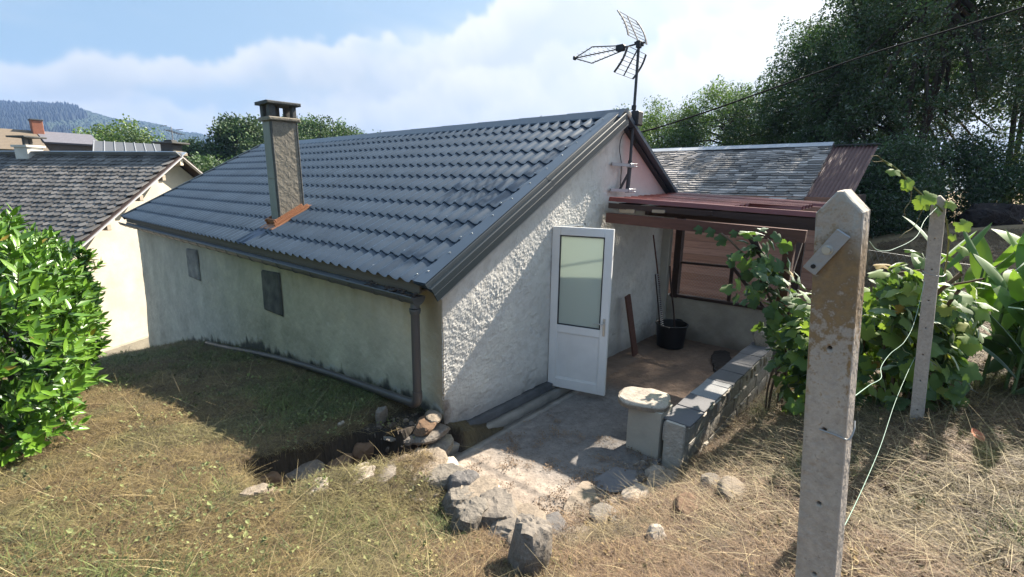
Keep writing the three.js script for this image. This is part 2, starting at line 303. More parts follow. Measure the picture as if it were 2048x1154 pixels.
// ------------------------------------------------------------------ far hills with their forest
{
  // ridge heights by bearing (degrees from the camera's forward, left negative) at about 1.5 to 2 km
  const fw = 49.44 * Math.PI / 180;
  const prof = a => { const L = [[-75, 140], [-55, 158], [-47, 158], [-42, 170], [-36.6, 148], [-33, 128], [-30, 112], [-27, 88], [-22, 45], [-16, 20], [-5, 15], [10, 15], [30, 30], [60, 60]]; for (let i = 0; i < L.length - 1; i++) if (a <= L[i + 1][0]) { const t = clamp((a - L[i][0]) / (L[i + 1][0] - L[i][0])); return lerp(L[i][1], L[i + 1][1], t * t * (3 - 2 * t)); } return 60; };
  const hillAt = (a, r) => { const h = prof(a) + 5 * N3(a * .35, 1, 3); const t = clamp((r - 500) / 1300); return -14 + (h + 14) * (t * t * (3 - 2 * t)) * (r > 1800 ? 1 - .25 * sstep(1800, 2600, r) : 1) + 7 * N3(a * .5, r * .004, 5) * t; };
  const P = (a, r) => { const q = fw + a * Math.PI / 180; return [CAM.x + r * Math.sin(q), hillAt(a, r), CAM.z - r * Math.cos(q)]; };
  const g = grid(260, 50, (u, v) => P(lerp(62, -78, u), lerp(420, 2500, v)), p => { const n = fbm(p[0] * .006, p[2] * .006, 2, 4); return [.018 + .008 * n, .028 + .010 * n, .018]; }, p => [p[0] * .05, p[2] * .05]);
  struct('hills', g, mat(1, 1, 1, { vertexColors: true, side: THREE.DoubleSide }));
  const R = rng(77), mats = [], cols = [], m4 = new THREE.Matrix4();
  for (let i = 0; i < 26000; i++) {
    const a = lerp(-56, -20, R()), r = lerp(700, 1900, Math.sqrt(R())), p = P(a, r);
    const con = a < -42 + 6 * N3(r * .004, a * .3, 1), s = (con ? 9 : 6) * (.7 + .7 * R());
    m4.compose(V(p[0], p[1] + s * .3, p[2]), new THREE.Quaternion().setFromEuler(new THREE.Euler(0, R() * 6, 0)), V(s * (con ? .42 : .95), s * (con ? 1.3 : .85), s * (con ? .42 : .95)));
    mats.push(m4.clone()); const k = .7 + .6 * R(); cols.push(con ? new THREE.Color(.010 * k, .020 * k, .017 * k) : new THREE.Color(.024 * k, .042 * k, .020 * k));
  }
  const fg = displace(new THREE.IcosahedronGeometry(1, 1), (x, y, z) => { const t = clamp((y + 1) / 2), w = 1.05 - .75 * t; return [x * w, y, z * w]; });
  fg.computeVertexNormals();
  const forest = inst('forest', fg, mat(1, 1, 1), mats, cols); forest.userData.label = 'dark forest covering the distant blue hills';
}

// ------------------------------------------------------------------ terrace floor and drain
{
  const R = rng(5);
  const edgeZ = x => x < 1.3 ? 1.38 + .36 * clamp((x + .3) / 1.3) + .05 * N3(x * 5, 2, 1) : 1.74;
  const g = grid(420, 130, (u, v) => {
    const z = lerp(.285, 1, 0) + 0; const x0 = -.42 + .1 * N3(v * 4, 3, 7) + .08 * Math.sin(v * 3.1); const x = lerp(x0, 5.42, u); const zz = lerp(.285, edgeZ(x), v);
    const edge = Math.min(u * 30, 1) * Math.min((1 - v) * 9 + (x > 1.3 ? 1 : 0), 1);
    return [x, -.03 + .03 * Math.sqrt(edge) + .006 * fbm(x * 6, zz * 6, 1, 4) + .004 * N3(x * 1.3, zz * 1.3, 4), zz];
  }, p => {
    const [x, , z] = p, w = fbm(x * 2.2, z * 2.2, 6, 5), f = fbm(x * 14, z * 14, 3, 3);
    const grey = [.205 + .07 * f + .06 * w, .185 + .065 * f + .055 * w, .17 + .06 * f + .05 * w], tan = [.37 + .20 * w + .14 * f, .30 + .17 * w + .12 * f, .24 + .14 * w + .10 * f], soil = [.23 + .10 * w + .06 * f, .155 + .07 * w + .04 * f, .11 + .05 * w + .02 * f];
    const near = sstep(.75, .25, x + .25 * w + .12 * (1.2 - z)), back = sstep(2.35, 2.75, x + .3 * w + .25 * (z - .8));  // tan near part is paler, sunlight put into the floor colour
    return [0, 1, 2].map(k => lerp(lerp(grey[k], tan[k], near), soil[k], back));
  }, p => [p[0], p[2]]);
  g.index.array.reverse(); g.computeVertexNormals();
  struct('terrace_floor', g, mat(1, 1, 1, { vertexColors: true, side: THREE.DoubleSide, map: toneSpeck, bumpMap: bumpRough, bumpScale: 0.012 }));
  // narrow drain: skirting against the wall, two cement ledges, a lip along the floor
  const ch = (name, z0, z1, y0, y1, x0, x1, c, s) => {
    const g = grid(160, 6, (u, v) => { const x = lerp(x0, x1, u); let z, y; if (v < .34) { z = z1; y = lerp(y0, y1, v / .34); } else if (v < .67) { y = y1; z = lerp(z1, z0, (v - .34) / .33); } else { z = z0; y = lerp(y1, y0, (v - .67) / .33); } const e = .007 * fbm(x * 7 + s, y * 9, z * 9, 4) + .006 * N3(x * 2, s, z * 3); return [x, y + e, z + e]; }, p => { const w = fbm(p[0] * 5 + s, p[1] * 6, p[2] * 6, 4); return c.map(v => v * (1 + .8 * w)); }, p => [p[0], p[1] + p[2]]);
    struct(name, g, mat(1, 1, 1, { vertexColors: true, side: THREE.DoubleSide, bumpMap: bumpRough, bumpScale: 0.01 }));
  };
  ch('wall_skirting', -.12, .01, -.1, .11, .28, 1.98, [.075, .075, .078], 1);
  ch('drain_ledge', .005, .11, -.1, .035, .0, 2.3, [.19, .175, .155], 4);
  ch('drain_bed', .10, .205, -.12, -.045, -.2, 2.6, [.12, .11, .1], 7);
  ch('drain_lip', .21, .285, -.1, .012, -.15, 2.75, [.21, .195, .175], 9);
  ch('floor_border', -.1, .30, -.1, -.004, 2.74, 5.4, [.17, .12, .09], 12);
}
// ------------------------------------------------------------------ the white house
const TH = 0.5042, CT = Math.cos(TH), ST = Math.sin(TH), EAVE = 1.68, HL = 11.43, RX = 3.4, SR = RX / CT, RY = EAVE + RX * Math.tan(TH);
const roofP = (e, s, n) => [s * CT - n * ST, EAVE + s * ST + n * CT, -e];
const roofM = (s, n, e) => new THREE.Matrix4().makeBasis(V(CT, ST, 0), V(-ST, CT, 0), V(0, 0, 1)).setPosition(...roofP(e, s, n));
const house = thing('white_house', 'long low white rendered house with a dark blue-grey metal tile roof', 'house');
const topY = x => Math.min(EAVE + x * Math.tan(TH), EAVE + (2 * RX - x) * Math.tan(TH)) - 0.02;
{
  // ---- gable wall, thrown render standing out in lumps
  const lump = (x, y) => {
    const under = topY(x) - y, rough = clamp(.12 + .95 * sstep(.25, .85, under + .25 * N3(x * 2, y * 2, 6)) - .4 * sstep(2.9, 3.4, x)) * (.45 + .55 * sstep(.15, .6, y + .15 * N3(x * 3, 1, 2)));
    const wx = .05 * N3(x * 6, y * 6, 5), wy = .05 * N3(x * 6, y * 6, 9);
    const r1 = clamp(1 - Math.abs(N3((x + wx) * 23, (y + wy) * 33, 1)) * 2.6), r2 = clamp(1 - Math.abs(N3((x + wx) * 52, (y + wy) * 70, 8)) * 2.4), pt = sstep(-.15, .5, fbm(x * 2.6, y * 2.6, 4, 3));
    return .010 * N3(x * 1.8, y * 1.8, 3) + rough * ((.002 + .009 * pt) * r1 * r1 + .0065 * r2 + .007 * fbm(x * 14, y * 17, 2, 4)) + .003 * N3(x * 60, y * 60, 1) - (y < .35 ? .014 * sstep(.0, .4, fbm(x * 4, y * 4, 4, 3)) : 0);
  };
  const colG = p => {
    const [x, y] = p, w = fbm(x * 1.5, y * 1.5, 3, 4), f = fbm(x * 9, y * 9, 7, 3);
    let c = [.60 + .14 * w, .575 + .13 * w, .53 + .12 * w];
    const dirt = sstep(-.05, .45, f + .35 * w) * .3; c = c.map((v, i) => lerp(v, [.34, .31, .27][i], dirt));
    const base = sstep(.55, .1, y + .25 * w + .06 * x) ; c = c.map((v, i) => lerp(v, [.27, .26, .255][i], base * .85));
    const pink = sstep(3.55, 3.75, x) * sstep(2.4, 2.45, y); c = c.map((v, i) => lerp(v, [.62 + .1 * w, .44 + .1 * w, .40 + .1 * w][i], pink * (.55 + .45 * sstep(.55, .2, topY(x) - y + .1 * w))));
    const rust = sstep(.42, .2, x + .08 * f) * sstep(1.2, 1.6, y) * .4; c = c.map((v, i) => lerp(v, [.36, .25, .13][i], rust));
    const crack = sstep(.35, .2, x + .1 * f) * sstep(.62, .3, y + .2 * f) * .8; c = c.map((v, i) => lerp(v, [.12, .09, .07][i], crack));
    return c;
  };
  const panel = (x0, x1, lo, hi) => { const nu = Math.round((x1 - x0) / .009), nv = Math.round((hi((x0 + x1) / 2) - lo) / .0085); return grid(nu, nv, (u, v) => { const x = lerp(x0, x1, u), y = lerp(lo, hi(x), v); return [x, y, lump(x, y) * (v > .985 ? .3 : 1)]; }, colG, p => [p[0], p[1]]); };
  const gw = mergeGeometries([panel(.2, 2.03, -.3, topY), panel(2.03, 2.75, 2.13, topY), panel(2.75, RX, -.1, topY), panel(RX, 5.55, -.1, topY)]);
  mesh('gable_wall', gw, M.gable, house, [0, 0, -.085]);
  mesh('door_reveal', merge([box(.05, 2.5, .3, 2.001, 1.0, -.235, .01), box(.05, 2.5, .3, 2.779, 1.0, -.235, .01), box(.83, .05, .3, 2.39, 2.162, -.235, .01)]), mat(.5, .49, .46, { bumpMap: bumpRough, bumpScale: .01 }), house);
  // ---- eave wall
  const eg = grid(620, 220, (u, v) => { const z = lerp(-.072, -HL + .05, u), y = lerp(-2.4, 1.62, v); const b = .02 * N3(z * .7, y * .9, 4) + .008 * N3(z * 4, y * 4, 1) + .004 * N3(z * 14, y * 14, 6) + .1 * sstep(.9, -2, y) * sstep(-9.6, -11.4, z); return [.2 - b - .004 * fbm(z * 30, y * 30, 2, 2) + (u < .003 ? .01 : 0), y, z]; }, p => {
    const [, y, z] = p, gy = ground(.12, z), h = y - gy, w = fbm(z * 1.3, y * 1.3, 2, 5), f = fbm(z * 7, y * 7, 9, 4), st = fbm(z * 4.5, y * .5, 5, 3);
    const far = sstep(-3.8, -7, z + 1.2 * w);
    let c = [lerp(.63, .58, far), lerp(.565, .545, far), lerp(.41, .435, far)].map(v => v * (1 + .35 * w + .18 * f));
    const green = sstep(.05, .5, w + .15 * sstep(1, -4, z)) * .2; c = c.map((v, i) => lerp(v, [.33, .34, .23][i], green));
    const rust = sstep(-.2, .35, st + .35 * f) * sstep(.75, 1.5, y) * sstep(-4.5, -.6, z) * .55; c = c.map((v, i) => lerp(v, [.34, .24, .10][i], rust));
    const corner = sstep(-.45, -.05, z + .12 * f) * .55; c = c.map((v, i) => lerp(v, [.30, .23, .15][i], corner));
    const edgeH = .07 + .10 * fbm(z * 5.2, 1, 8, 5) * 2 + .16 * Math.exp(-Math.pow((z + 4.7) / .45, 2));
    const moss = sstep(edgeH + .07, edgeH - .07, h + .12 * f + .05 * fbm(z * 22, y * 22, 1, 3)); c = c.map((v, i) => lerp(v, [.045, .045, .038][i], moss * .92));
    const chalk = sstep(.035, .0, Math.abs(h - edgeH - .05 + .05 * f)) * sstep(-.1, .2, f + w) * sstep(-8, -4, z); c = c.map((v, i) => lerp(v, [.62, .61, .56][i], chalk * .7));
    const drip = sstep(.2, .6, st) * sstep(.2, 1.5, y) * .25; return c.map(v => v * (1 - drip));
  }, p => [p[2], p[1]]);
  mesh('eave_wall', eg, M.eaveWall, house);
  for (const [za, zb, ya, yb, k, t] of [[-7.68, -7.02, .71, 1.3, .26, 'faint grey blocked-up window far along the shaded wall'], [-4.16, -3.56, .67, 1.31, .12, 'darker grey blocked-up window nearer the downpipe']]) {
    const g = grid(24, 40, (u, v) => { const z = lerp(za, zb, u), y = lerp(ya, yb + .03 * (u - .5), v), ed = Math.min(u, 1 - u, v, 1 - v) * 30; return [.2 - .012 - .028 * Math.min(ed, 1) - .02 * N3(z * .7, y * .9, 4) - .005 * fbm(z * 9, y * 9, 2, 3), y, z]; }, p => { const w = fbm(p[2] * 6, p[1] * 6, 4, 4); return [k * (1 + .9 * w), k * .98 * (1 + .9 * w), k * .88 * (1 + .8 * w)]; }, p => [p[2], p[1]]);
    mesh('blocked_window', g, M.eaveWall, house).userData.label = t;
  }
  // closed core so that no light leaks through
  const s = new THREE.Shape(); s.moveTo(.27, -2.4); s.lineTo(5.45, -2.4); s.lineTo(5.45, topY(5.45) - .1); s.lineTo(RX, RY - .12); s.lineTo(.27, EAVE + .02); s.closePath();
  const core = new THREE.ExtrudeGeometry(s, { depth: HL - .4, bevelEnabled: false }); core.translate(0, 0, -HL + .08);
  mesh('light_blocking_core', planarUV(core), mat(.3, .29, .27), house);
  const s2 = new THREE.Shape(); s2.moveTo(2.76, -.1); s2.lineTo(5.5, -.1); s2.lineTo(5.5, topY(5.5) - .1); s2.lineTo(RX, RY - .14); s2.lineTo(.3, topY(.3) - .06); s2.lineTo(.3, -.3); s2.lineTo(2.02, -.3); s2.lineTo(2.02, 2.16); s2.lineTo(2.76, 2.16); s2.closePath();
  const gc = new THREE.ExtrudeGeometry(s2, { depth: .3, bevelEnabled: false }); gc.translate(0, 0, -.425);
  mesh('gable_backing', planarUV(gc), mat(.4, .39, .36), house);

  // ---- metal tile roof
  const P = .183, A = .044, wave = e => { const t = ((e - .19) / P) % 1, c = .5 + .5 * Math.cos(6.2832 * t); return A * Math.pow(c, 1.6); };
  const sts = [-.03, .311, ...Array.from({ length: 9 }, (_, i) => .661 + .35 * i), 3.80];
  const nW = 62 * 10; const rows = [];
  for (let i = 0; i < sts.length - 1; i++) { const a = sts[i], b = sts[i + 1]; for (const t of [0, .06, .35, 1]) rows.push([lerp(a, b, t), .024 * (1 - t) + (t === 0 ? -.004 : 0)]); }
  const ng = rows.length - 1;
  const rg = (() => { const pos = [], uv = [], idx = []; rows.forEach(([s, h]) => { for (let i = 0; i <= nW; i++) { const e = .10 + (HL - .16) * i / nW; const p = roofP(e, s, .012 + h + wave(e)); pos.push(...p); uv.push(e, s); } }); const m = nW + 1; for (let j = 0; j < ng; j++) for (let i = 0; i < nW; i++) { const a = j * m + i; idx.push(a, a + m, a + 1, a + 1, a + m, a + m + 1); } const g = new THREE.BufferGeometry(); g.setAttribute('position', new THREE.Float32BufferAttribute(pos, 3)); g.setAttribute('uv', new THREE.Float32BufferAttribute(uv, 2)); g.setIndex(idx); return toCreasedNormals(g, .7); })();
  const rm = M.metalRoof; rm.side = THREE.DoubleSide;
  const roof = mesh('tile_sheet_roof', rg, rm, house);
  // underside and boards under the eave
  mesh('roof_deck', merge([bar(roofP(HL / 2, .05, -.03), roofP(HL / 2, SR, -.03), HL - .1, .03, [-ST, CT, 0])]), M.darkWood, house);
  mesh('eave_board', merge([box(.03, .13, HL - .25, .03, EAVE - .03, -HL / 2 - .05), box(.19, .02, HL - .3, .115, EAVE - .075, -HL / 2 - .05)]), mat(.2, .16, .11, { map: toneWood }), house);
  // rear slope
  const back = bar([RX, RY - .02, -HL / 2], [5.75, RY - .02 - 2.35 * .5515, -HL / 2], HL, .05, [ST, CT, 0]); mesh('rear_roof', back, M.metalTrim, house);
  // ridge caps, each a folded length lapping the next
  const nC = 25, cl = (HL + .06) / nC;
  for (let i = 0; i < nC; i++) {
    const sh = new THREE.Shape(), pr = [[-.19, -.085], [-.18, -.065], [-.075, .018], [-.045, .042], [.045, .042], [.075, .018], [.18, -.065], [.19, -.085], [.17, -.085], [.06, 0], [-.06, 0], [-.17, -.085]]; pr.forEach((q, k) => k ? sh.lineTo(...q) : sh.moveTo(...q));
    const g = new THREE.ExtrudeGeometry(sh, { depth: cl + .025, bevelEnabled: false }); g.translate(0, 0, -cl / 2);
    const m = mesh('ridge_cap', planarUV(g), M.metalRoof, roof, [RX, RY + .035 + .002 * (i % 2), .05 - cl * (i + .5)], [(i % 2 ? .004 : -.003), 0, 0]);
    m.rotation.x += .006;
  }
  // verge trims along the gable: flat top, dark fold, bead, upright with a crease
  const trim = (sa, sb, off) => {
    const prof = [[-.155, .068], [.02, .066], [.028, .06], [.036, .028], [.070, .024], [.078, .031], [.086, .024], [.092, -.03], [.088, -.035], [.092, -.04], [.096, -.108], [.088, -.115], [.08, -.108], [.074, -.02], [.02, .01], [-.155, .056]];
    const sh = new THREE.Shape(); prof.forEach(([z, n], k) => k ? sh.lineTo(z, n + off) : sh.moveTo(z, n + off));
    const g = new THREE.ExtrudeGeometry(sh, { depth: sb - sa, bevelEnabled: false });
    g.applyMatrix4(new THREE.Matrix4().makeBasis(V(0, 0, 1), V(-ST, CT, 0), V(-CT, -ST, 0)).setPosition(...roofP(-.0, sb, 0)));
    return planarUV(g);
  };
  mesh('verge_trim', trim(-.05, 2.02, 0), M.metalTrim, roof); mesh('verge_trim', trim(1.98, SR - .02, .004), M.metalTrim, roof);
  mesh('verge_strip', bar(roofP(.068, -.04, .0735), roofP(.068, SR - .06, .0735), .17, .006, [-ST, CT, 0], .001), M.metalRoof, roof);
  mesh('verge_underboard', bar(roofP(-.045, 0, -.09), roofP(-.045, SR, -.09), .06, .1, [-ST, CT, 0]), mat(.45, .43, .4, { map: toneWood }), roof);
  mesh('far_verge_trim', bar(roofP(HL - .03, -.03, .03), roofP(HL - .03, SR, .03), .1, .12, [-ST, CT, 0]), M.metalTrim, roof);
  // rear verge seen beyond the mast
  mesh('rear_verge_trim', bar([RX + .03, RY - .0, .045], [5.7, RY - .0 - 2.27 * .5515, .045], .09, .05, [ST, CT, 0]), M.metalRoof, house);
  mesh('ridge_end_mortar', rock(91, .07, .06, .05, 3), M.mortar, house, [RX + .05, RY + .01, .05]);
  // screws
  const sg = new THREE.CylinderGeometry(.009, .011, .012, 6), sm = [], R = rng(12);
  for (let i = 0; i < 11; i++) for (let k = 0; k < 31; k++) { if ((k + i) % 2) continue; const e = .19 + P * (.5 + k * 2) + (i % 2) * P; if (e > HL - .2) continue; sm.push(roofM((i < 1 ? .1 : .311 + .35 * (i - 1) + .1), .03, e)); }
  for (let i = 0; i < 11; i++) sm.push(roofM((i < 1 ? .12 : .311 + .35 * (i - 1) + .12), .078, .11));
  inst('roof_screws', sg, M.steel, sm, null, roof);

  // ---- gutter: half-round with joints, end stop, and the outlet
  const half = (r0, r1, L) => { const s = new THREE.Shape(); s.absarc(0, 0, r0, Math.PI, 2 * Math.PI, false); s.absarc(0, 0, r1, 2 * Math.PI, Math.PI, true); const g = new THREE.ExtrudeGeometry(s, { depth: L, bevelEnabled: false, curveSegments: 14 }); return planarUV(g); };
  const gut = mesh('gutter', (() => { const g = merge([half(.078, .072, HL - .1), (() => { const t = rod([-.08, .004, 0], [-.08, .004, HL - .1], .008); return t; })()]); g.translate(-.045, 1.575, -HL - .02); return g; })(), M.zinc, house);
  gut.material = M.zinc.clone(); gut.material.side = THREE.DoubleSide;
  for (let i = 0; i < 26; i++) { const g = half(.084, .07, .02); mesh('gutter_bracket', g, M.zinc, gut, [-.045, 1.575, -.35 - i * .43]); }
  { const s = new THREE.Shape(); s.absarc(0, 0, .08, Math.PI, 2 * Math.PI, false); s.closePath(); const g = new THREE.ExtrudeGeometry(s, { depth: .006, bevelEnabled: false }); mesh('gutter_end_stop', planarUV(g), M.zinc, gut, [-.045, 1.575, -.122]); }
  mesh('leaf_litter', (() => { const R = rng(3), l = []; for (let i = 0; i < 40; i++) { const g = rock(300 + i, .012 + .02 * R(), .008, .012 + .02 * R(), 1, 5); g.translate(-.045 + .05 * (R() - .5), 1.555 + .05 * R(), -.14 - R() * R() * 1.4); l.push(g); } return merge(l); })(), mat(.07, .045, .03), house);
  // ---- downpipe and its run along the ground
  const dp = mesh('downpipe', merge([rod([-.05, 1.42, -.17], [-.05, .58, -.17], .042, .042, 14)]), M.pipe, house);
  mesh('outlet', merge([rod([-.045, 1.52, -.17], [-.05, 1.46, -.17], .045, .045, 14), rod([-.05, 1.435, -.17], [-.05, 1.455, -.17], .055, .055, 14), rod([-.05, 1.405, -.17], [-.05, 1.435, -.17], .048, .056, 14)]), M.zinc, dp);
  mesh('elbow', merge([rod([-.05, .62, -.17], [-.05, .55, -.17], .048, .048, 14), tube([[-.05, .57, -.17], [-.05, .51, -.178], [-.046, .475, -.225], [-.04, .46, -.30]], .047, 20, 14)]), M.pipe, dp);
  mesh('ground_pipe', tube([[-.04, .462, -.28], [-.01, .40, -.75], [.03, .33, -1.3], [.04, .23, -2.3], [.04, .1, -3.4], [.03, -.08, -4.6], [.03, -.25, -5.6], [.04, -.4, -6.6]], .042, 60, 12), M.pipe, dp);

  // ---- chimney
  const lean = .012, cx = .65, cz = -4.14, by = 1.75;
  const ch = mesh('chimney', box(.38, 1.72, .29, 0, .86, 0, .01), M.chimney, house, [cx, by, cz], [0, 0, lean]);
  mesh('fibre_panel', merge([box(.015, .80, .22, -.198, 1.30, .0, .003), box(.015, .62, .22, -.2, .58, .0, .003)]), M.fibre, ch);
  mesh('chimney_corner', merge([box(.025, 1.7, .04, -.186, .86, .133, .008), box(.025, 1.7, .04, .186, .86, .133, .008)]), M.chimneyDark, ch);
  mesh('chimney_ledge', box(.46, .05, .38, 0, 1.745, 0, .012), M.chimney, ch);
  for (const [x, z, w, d] of [[-.155, .10, .10, .09], [.165, .10, .07, .09], [-.155, -.11, .10, .09], [.165, -.11, .07, .09], [0, -.10, .10, .06]]) mesh('chimney_pillar', box(w, .17, d, x, 1.855, z, .01), M.chimneyDark, ch);
  mesh('chimney_cap', (() => { const g = box(.50, .045, .42, 0, 1.962, 0, .012), p = g.attributes.position; for (let i = 0; i < p.count; i++) if (p.getY(i) > 1.965) p.setY(i, p.getY(i) + .025 * (1 - Math.abs(p.getX(i)) / .25)); return g; })(), M.chimneyDark, ch);
  // copper flashing folded round the foot
  mesh('chimney_flashing', merge([
    bar(roofP(-cz - .152, .47, .06), roofP(-cz - .152, .98, .06), .012, .16, [-ST, CT, 0]), bar(roofP(-cz - .22, .44, .06), roofP(-cz - .22, 1.08, .06), .13, .014, [-ST, CT, 0]), bar(roofP(-cz - .18, .44, .085), roofP(-cz - .18, 1.05, .085), .035, .03, [-ST, CT, 0]),
    bar(roofP(-cz + .152, .47, .06), roofP(-cz + .152, .98, .06), .012, .16, [-ST, CT, 0]),
    bar(roofP(-cz - .16, .505, .06), roofP(-cz + .16, .505, .06), .016, .17, [-ST, CT, 0]), bar(roofP(-cz - .25, .42, .062), roofP(-cz + .20, .42, .062), .12, .014, [-ST, CT, 0])]), M.copper, ch).applyMatrix4(new THREE.Matrix4().copy(new THREE.Matrix4().compose(ch.position, ch.quaternion, ch.scale)).invert());
  mesh('painted_chimney_shadow', bar(roofP(-cz + .05, -.02, .052), roofP(-cz + .05, .40, .052), .30, .012, [-ST, CT, 0]), mat(.02, .035, .075, { roughness: .4 }), roof);  // chimney cast shadow laid on the roof as a dark blue sheet

  // ---- door, standing open
  const door = mesh('door', (() => { const w = .75, h = 2.06, f = .1, l = []; l.push(box(f, h, .06, f / 2, h / 2, 0), box(f, h, .06, w - f / 2, h / 2, 0), box(w - 2 * f, .1, .06, w / 2, h - .05, 0), box(w - 2 * f, .1, .06, w / 2, .79, 0), box(w - 2 * f, .13, .06, w / 2, .065, 0)); return merge(l); })(), M.pvc, house, [2.005, .065, -.078]);
  door.rotation.y = -1.30;
  mesh('door_pane', box(.55, 1.12, .012, .375, 1.4, 0, .002), M.frosted, door);
  mesh('glazing_bead', merge([box(.012, 1.12, .03, .106, 1.4, .014), box(.012, 1.12, .03, .644, 1.4, .014), box(.55, .012, .03, .375, 1.954, .014), box(.55, .012, .03, .375, .846, .014)]), M.antennaDark, door);
  mesh('door_panel', merge([box(.55, .61, .03, .375, .435, 0, .004), box(.014, .61, .045, .107, .435, 0, .004), box(.014, .61, .045, .643, .435, 0, .004), box(.55, .014, .047, .375, .737, 0, .004), box(.55, .014, .047, .375, .137, 0, .004)]), M.pvcPanel, door);
  mesh('door_handle', merge([box(.03, .22, .01, .70, .88, .036, .003), rod([.70, .93, .035], [.70, .93, .085], .009), tube([[.70, .93, .08], [.675, .93, .085], [.605, .925, .082], [.58, .925, .078]], .009, 14, 8), rod([.70, .83, .036], [.70, .83, .05], .012)]), M.steel, door);
  for (const y of [1.55, .35]) mesh('hinge', box(.03, .1, .03, 0, y, -.035), M.pvc, door);
  mesh('door_frame', merge([box(.06, 2.1, .07, 2.045, 1.08, -.12), box(.06, 2.1, .07, 2.735, 1.08, -.12), box(.75, .05, .07, 2.39, 2.115, -.12)]), M.pvc, house);
}
// ------------------------------------------------------------------ television aerial on the gable
{
  const t = thing('tv_antenna', 'tall television aerial with two grid reflectors on a mast at the gable', 'antenna', [3.64, 2.52, .09]);
  const top = V(.019, 1.995, -.04);
  mesh('mast', merge([rod([0, 0, -.06], [.008, .45, -.05], .03, .03, 12), rod([.008, .4, -.05], top, .021, .019, 12)]), M.antenna, t);
  for (const y of [.03, .38]) mesh('bracket_arm', merge([bar([-.36, y + .01, -.14], [.03, y, -.01], .035, .04), box(.1, .06, .07, .0, y, -.04), rod([-.02, y - .015, -.02], [.07, y - .015, .03], .008), rod([-.02, y + .02, -.02], [.07, y + .02, .03], .008)]), M.galv, t);
  mesh('strut', bar([-.02, .26, -.06], [-.16, .02, -.11], .018, .03), M.antennaDark, t);
  mesh('junction_box', box(.15, .19, .12, .06, 1.02, -.02, .012), M.antennaDark, t);
  mesh('mast_collar', rod([.012, 1.13, -.05], [.013, 1.19, -.048], .034), M.antennaDark, t);
  mesh('mast_clamp', merge([box(.07, .09, .06, .018, 1.97, -.04), box(.05, .05, .09, .06, 1.98, -.04), rod([.0, 2.0, -.1], [.08, 2.0, .02], .012)]), M.antennaDark, t);
  mesh('lead', tube([[.03, .9, -.03], [-.12, .8, -.12], [-.16, .62, -.14], [-.1, .4, -.13], [-.09, .1, -.13]], .006, 30, 6), M.antennaDark, t);
  const refl = (y0, y1, d0, d1) => {
    const l = [], P = (a, s) => V(top.x + a, lerp(y0, y1, s), top.z + lerp(d0, d1, s)), side = [];
    for (const a of [-.27, .27]) for (let k = 0; k < 6; k++) { const s0 = k / 6, s1 = (k + 1) / 6, b = s => .03 * Math.sin(s * 3.1416) * (a > 0 ? 1 : 1); const p = P(a, s0), q = P(a, s1); p.z += b(s0); q.z += b(s1); side.push(bar(p, q, .012, .035, [1, 0, 0], .002)); }
    for (let k = 0; k <= 6; k++) l.push(rod(P(-.27, k / 6), P(.27, k / 6), .0045, .0045, 5));
    return [merge(l), merge(side.slice(0, 6)), merge(side.slice(6)), bar(P(0, -.05), P(0, 1), .012, .016, [1, 0, 0], .002)];
  };
  for (const [a, b, c, d] of [[2.03, 2.36, -.02, -.2], [1.9, 1.60, -.02, -.2]]) { const [r, sl, sr, mid] = refl(a, b, c, d), m = mesh('reflector', mid, M.antenna, t); mesh('side_rail', sl, M.antenna, m); mesh('side_rail', sr, M.antenna, m); stuff(mesh('reflector_rods', r, M.antenna, m)); }
  const bz = z => top.z - z, boom = (pts, r) => tube(pts.map(([z, y]) => [top.x - .02, y, bz(z)]), r, 16, 6);
  const tip = [1.02, 1.94];
  mesh('boom', merge([rod([top.x, 1.985, top.z], [top.x, 1.96, bz(.3)], .012), rod([top.x - .02, 1.955, bz(.25)], [top.x - .02, tip[1], bz(tip[0])], .008), rod([top.x - .02, 1.99, bz(.25)], [top.x - .02, 2.05, bz(.72)], .008), rod([top.x - .02, 2.05, bz(.72)], [top.x - .02, tip[1], bz(tip[0])], .008), rod([top.x - .02, 1.92, bz(.25)], [top.x - .02, 1.83, bz(.72)], .008), rod([top.x - .02, 1.83, bz(.72)], [top.x - .02, tip[1], bz(tip[0])], .008)]), M.antenna, t);
  const el = []; for (let k = 0; k < 9; k++) { const z = .34 + .075 * k, y = lerp(1.955, tip[1], (z - .25) / .77); el.push(rod([top.x - .02 - .09, y, bz(z)], [top.x + .07, y, bz(z)], .0035, .0035, 5)); const f = z < .72 ? (z - .25) / .47 : (1.02 - z) / .3; el.push(rod([top.x - .02 - .05, 1.955 + .09 * f, bz(z)], [top.x + .03, 1.955 + .09 * f, bz(z)], .003, .003, 5), rod([top.x - .02 - .05, 1.93 - .1 * f, bz(z)], [top.x + .03, 1.93 - .1 * f, bz(z)], .003, .003, 5)); }
  stuff(mesh('director_rods', merge(el), M.antenna, t));
  mesh('dipole_box', box(.07, .08, .14, top.x - .01, 1.965, bz(.27), .02), M.antennaDark, t); mesh('boom_end', box(.05, .05, .05, top.x - .02, tip[1], bz(tip[0]), .015), M.antennaDark, t);
}
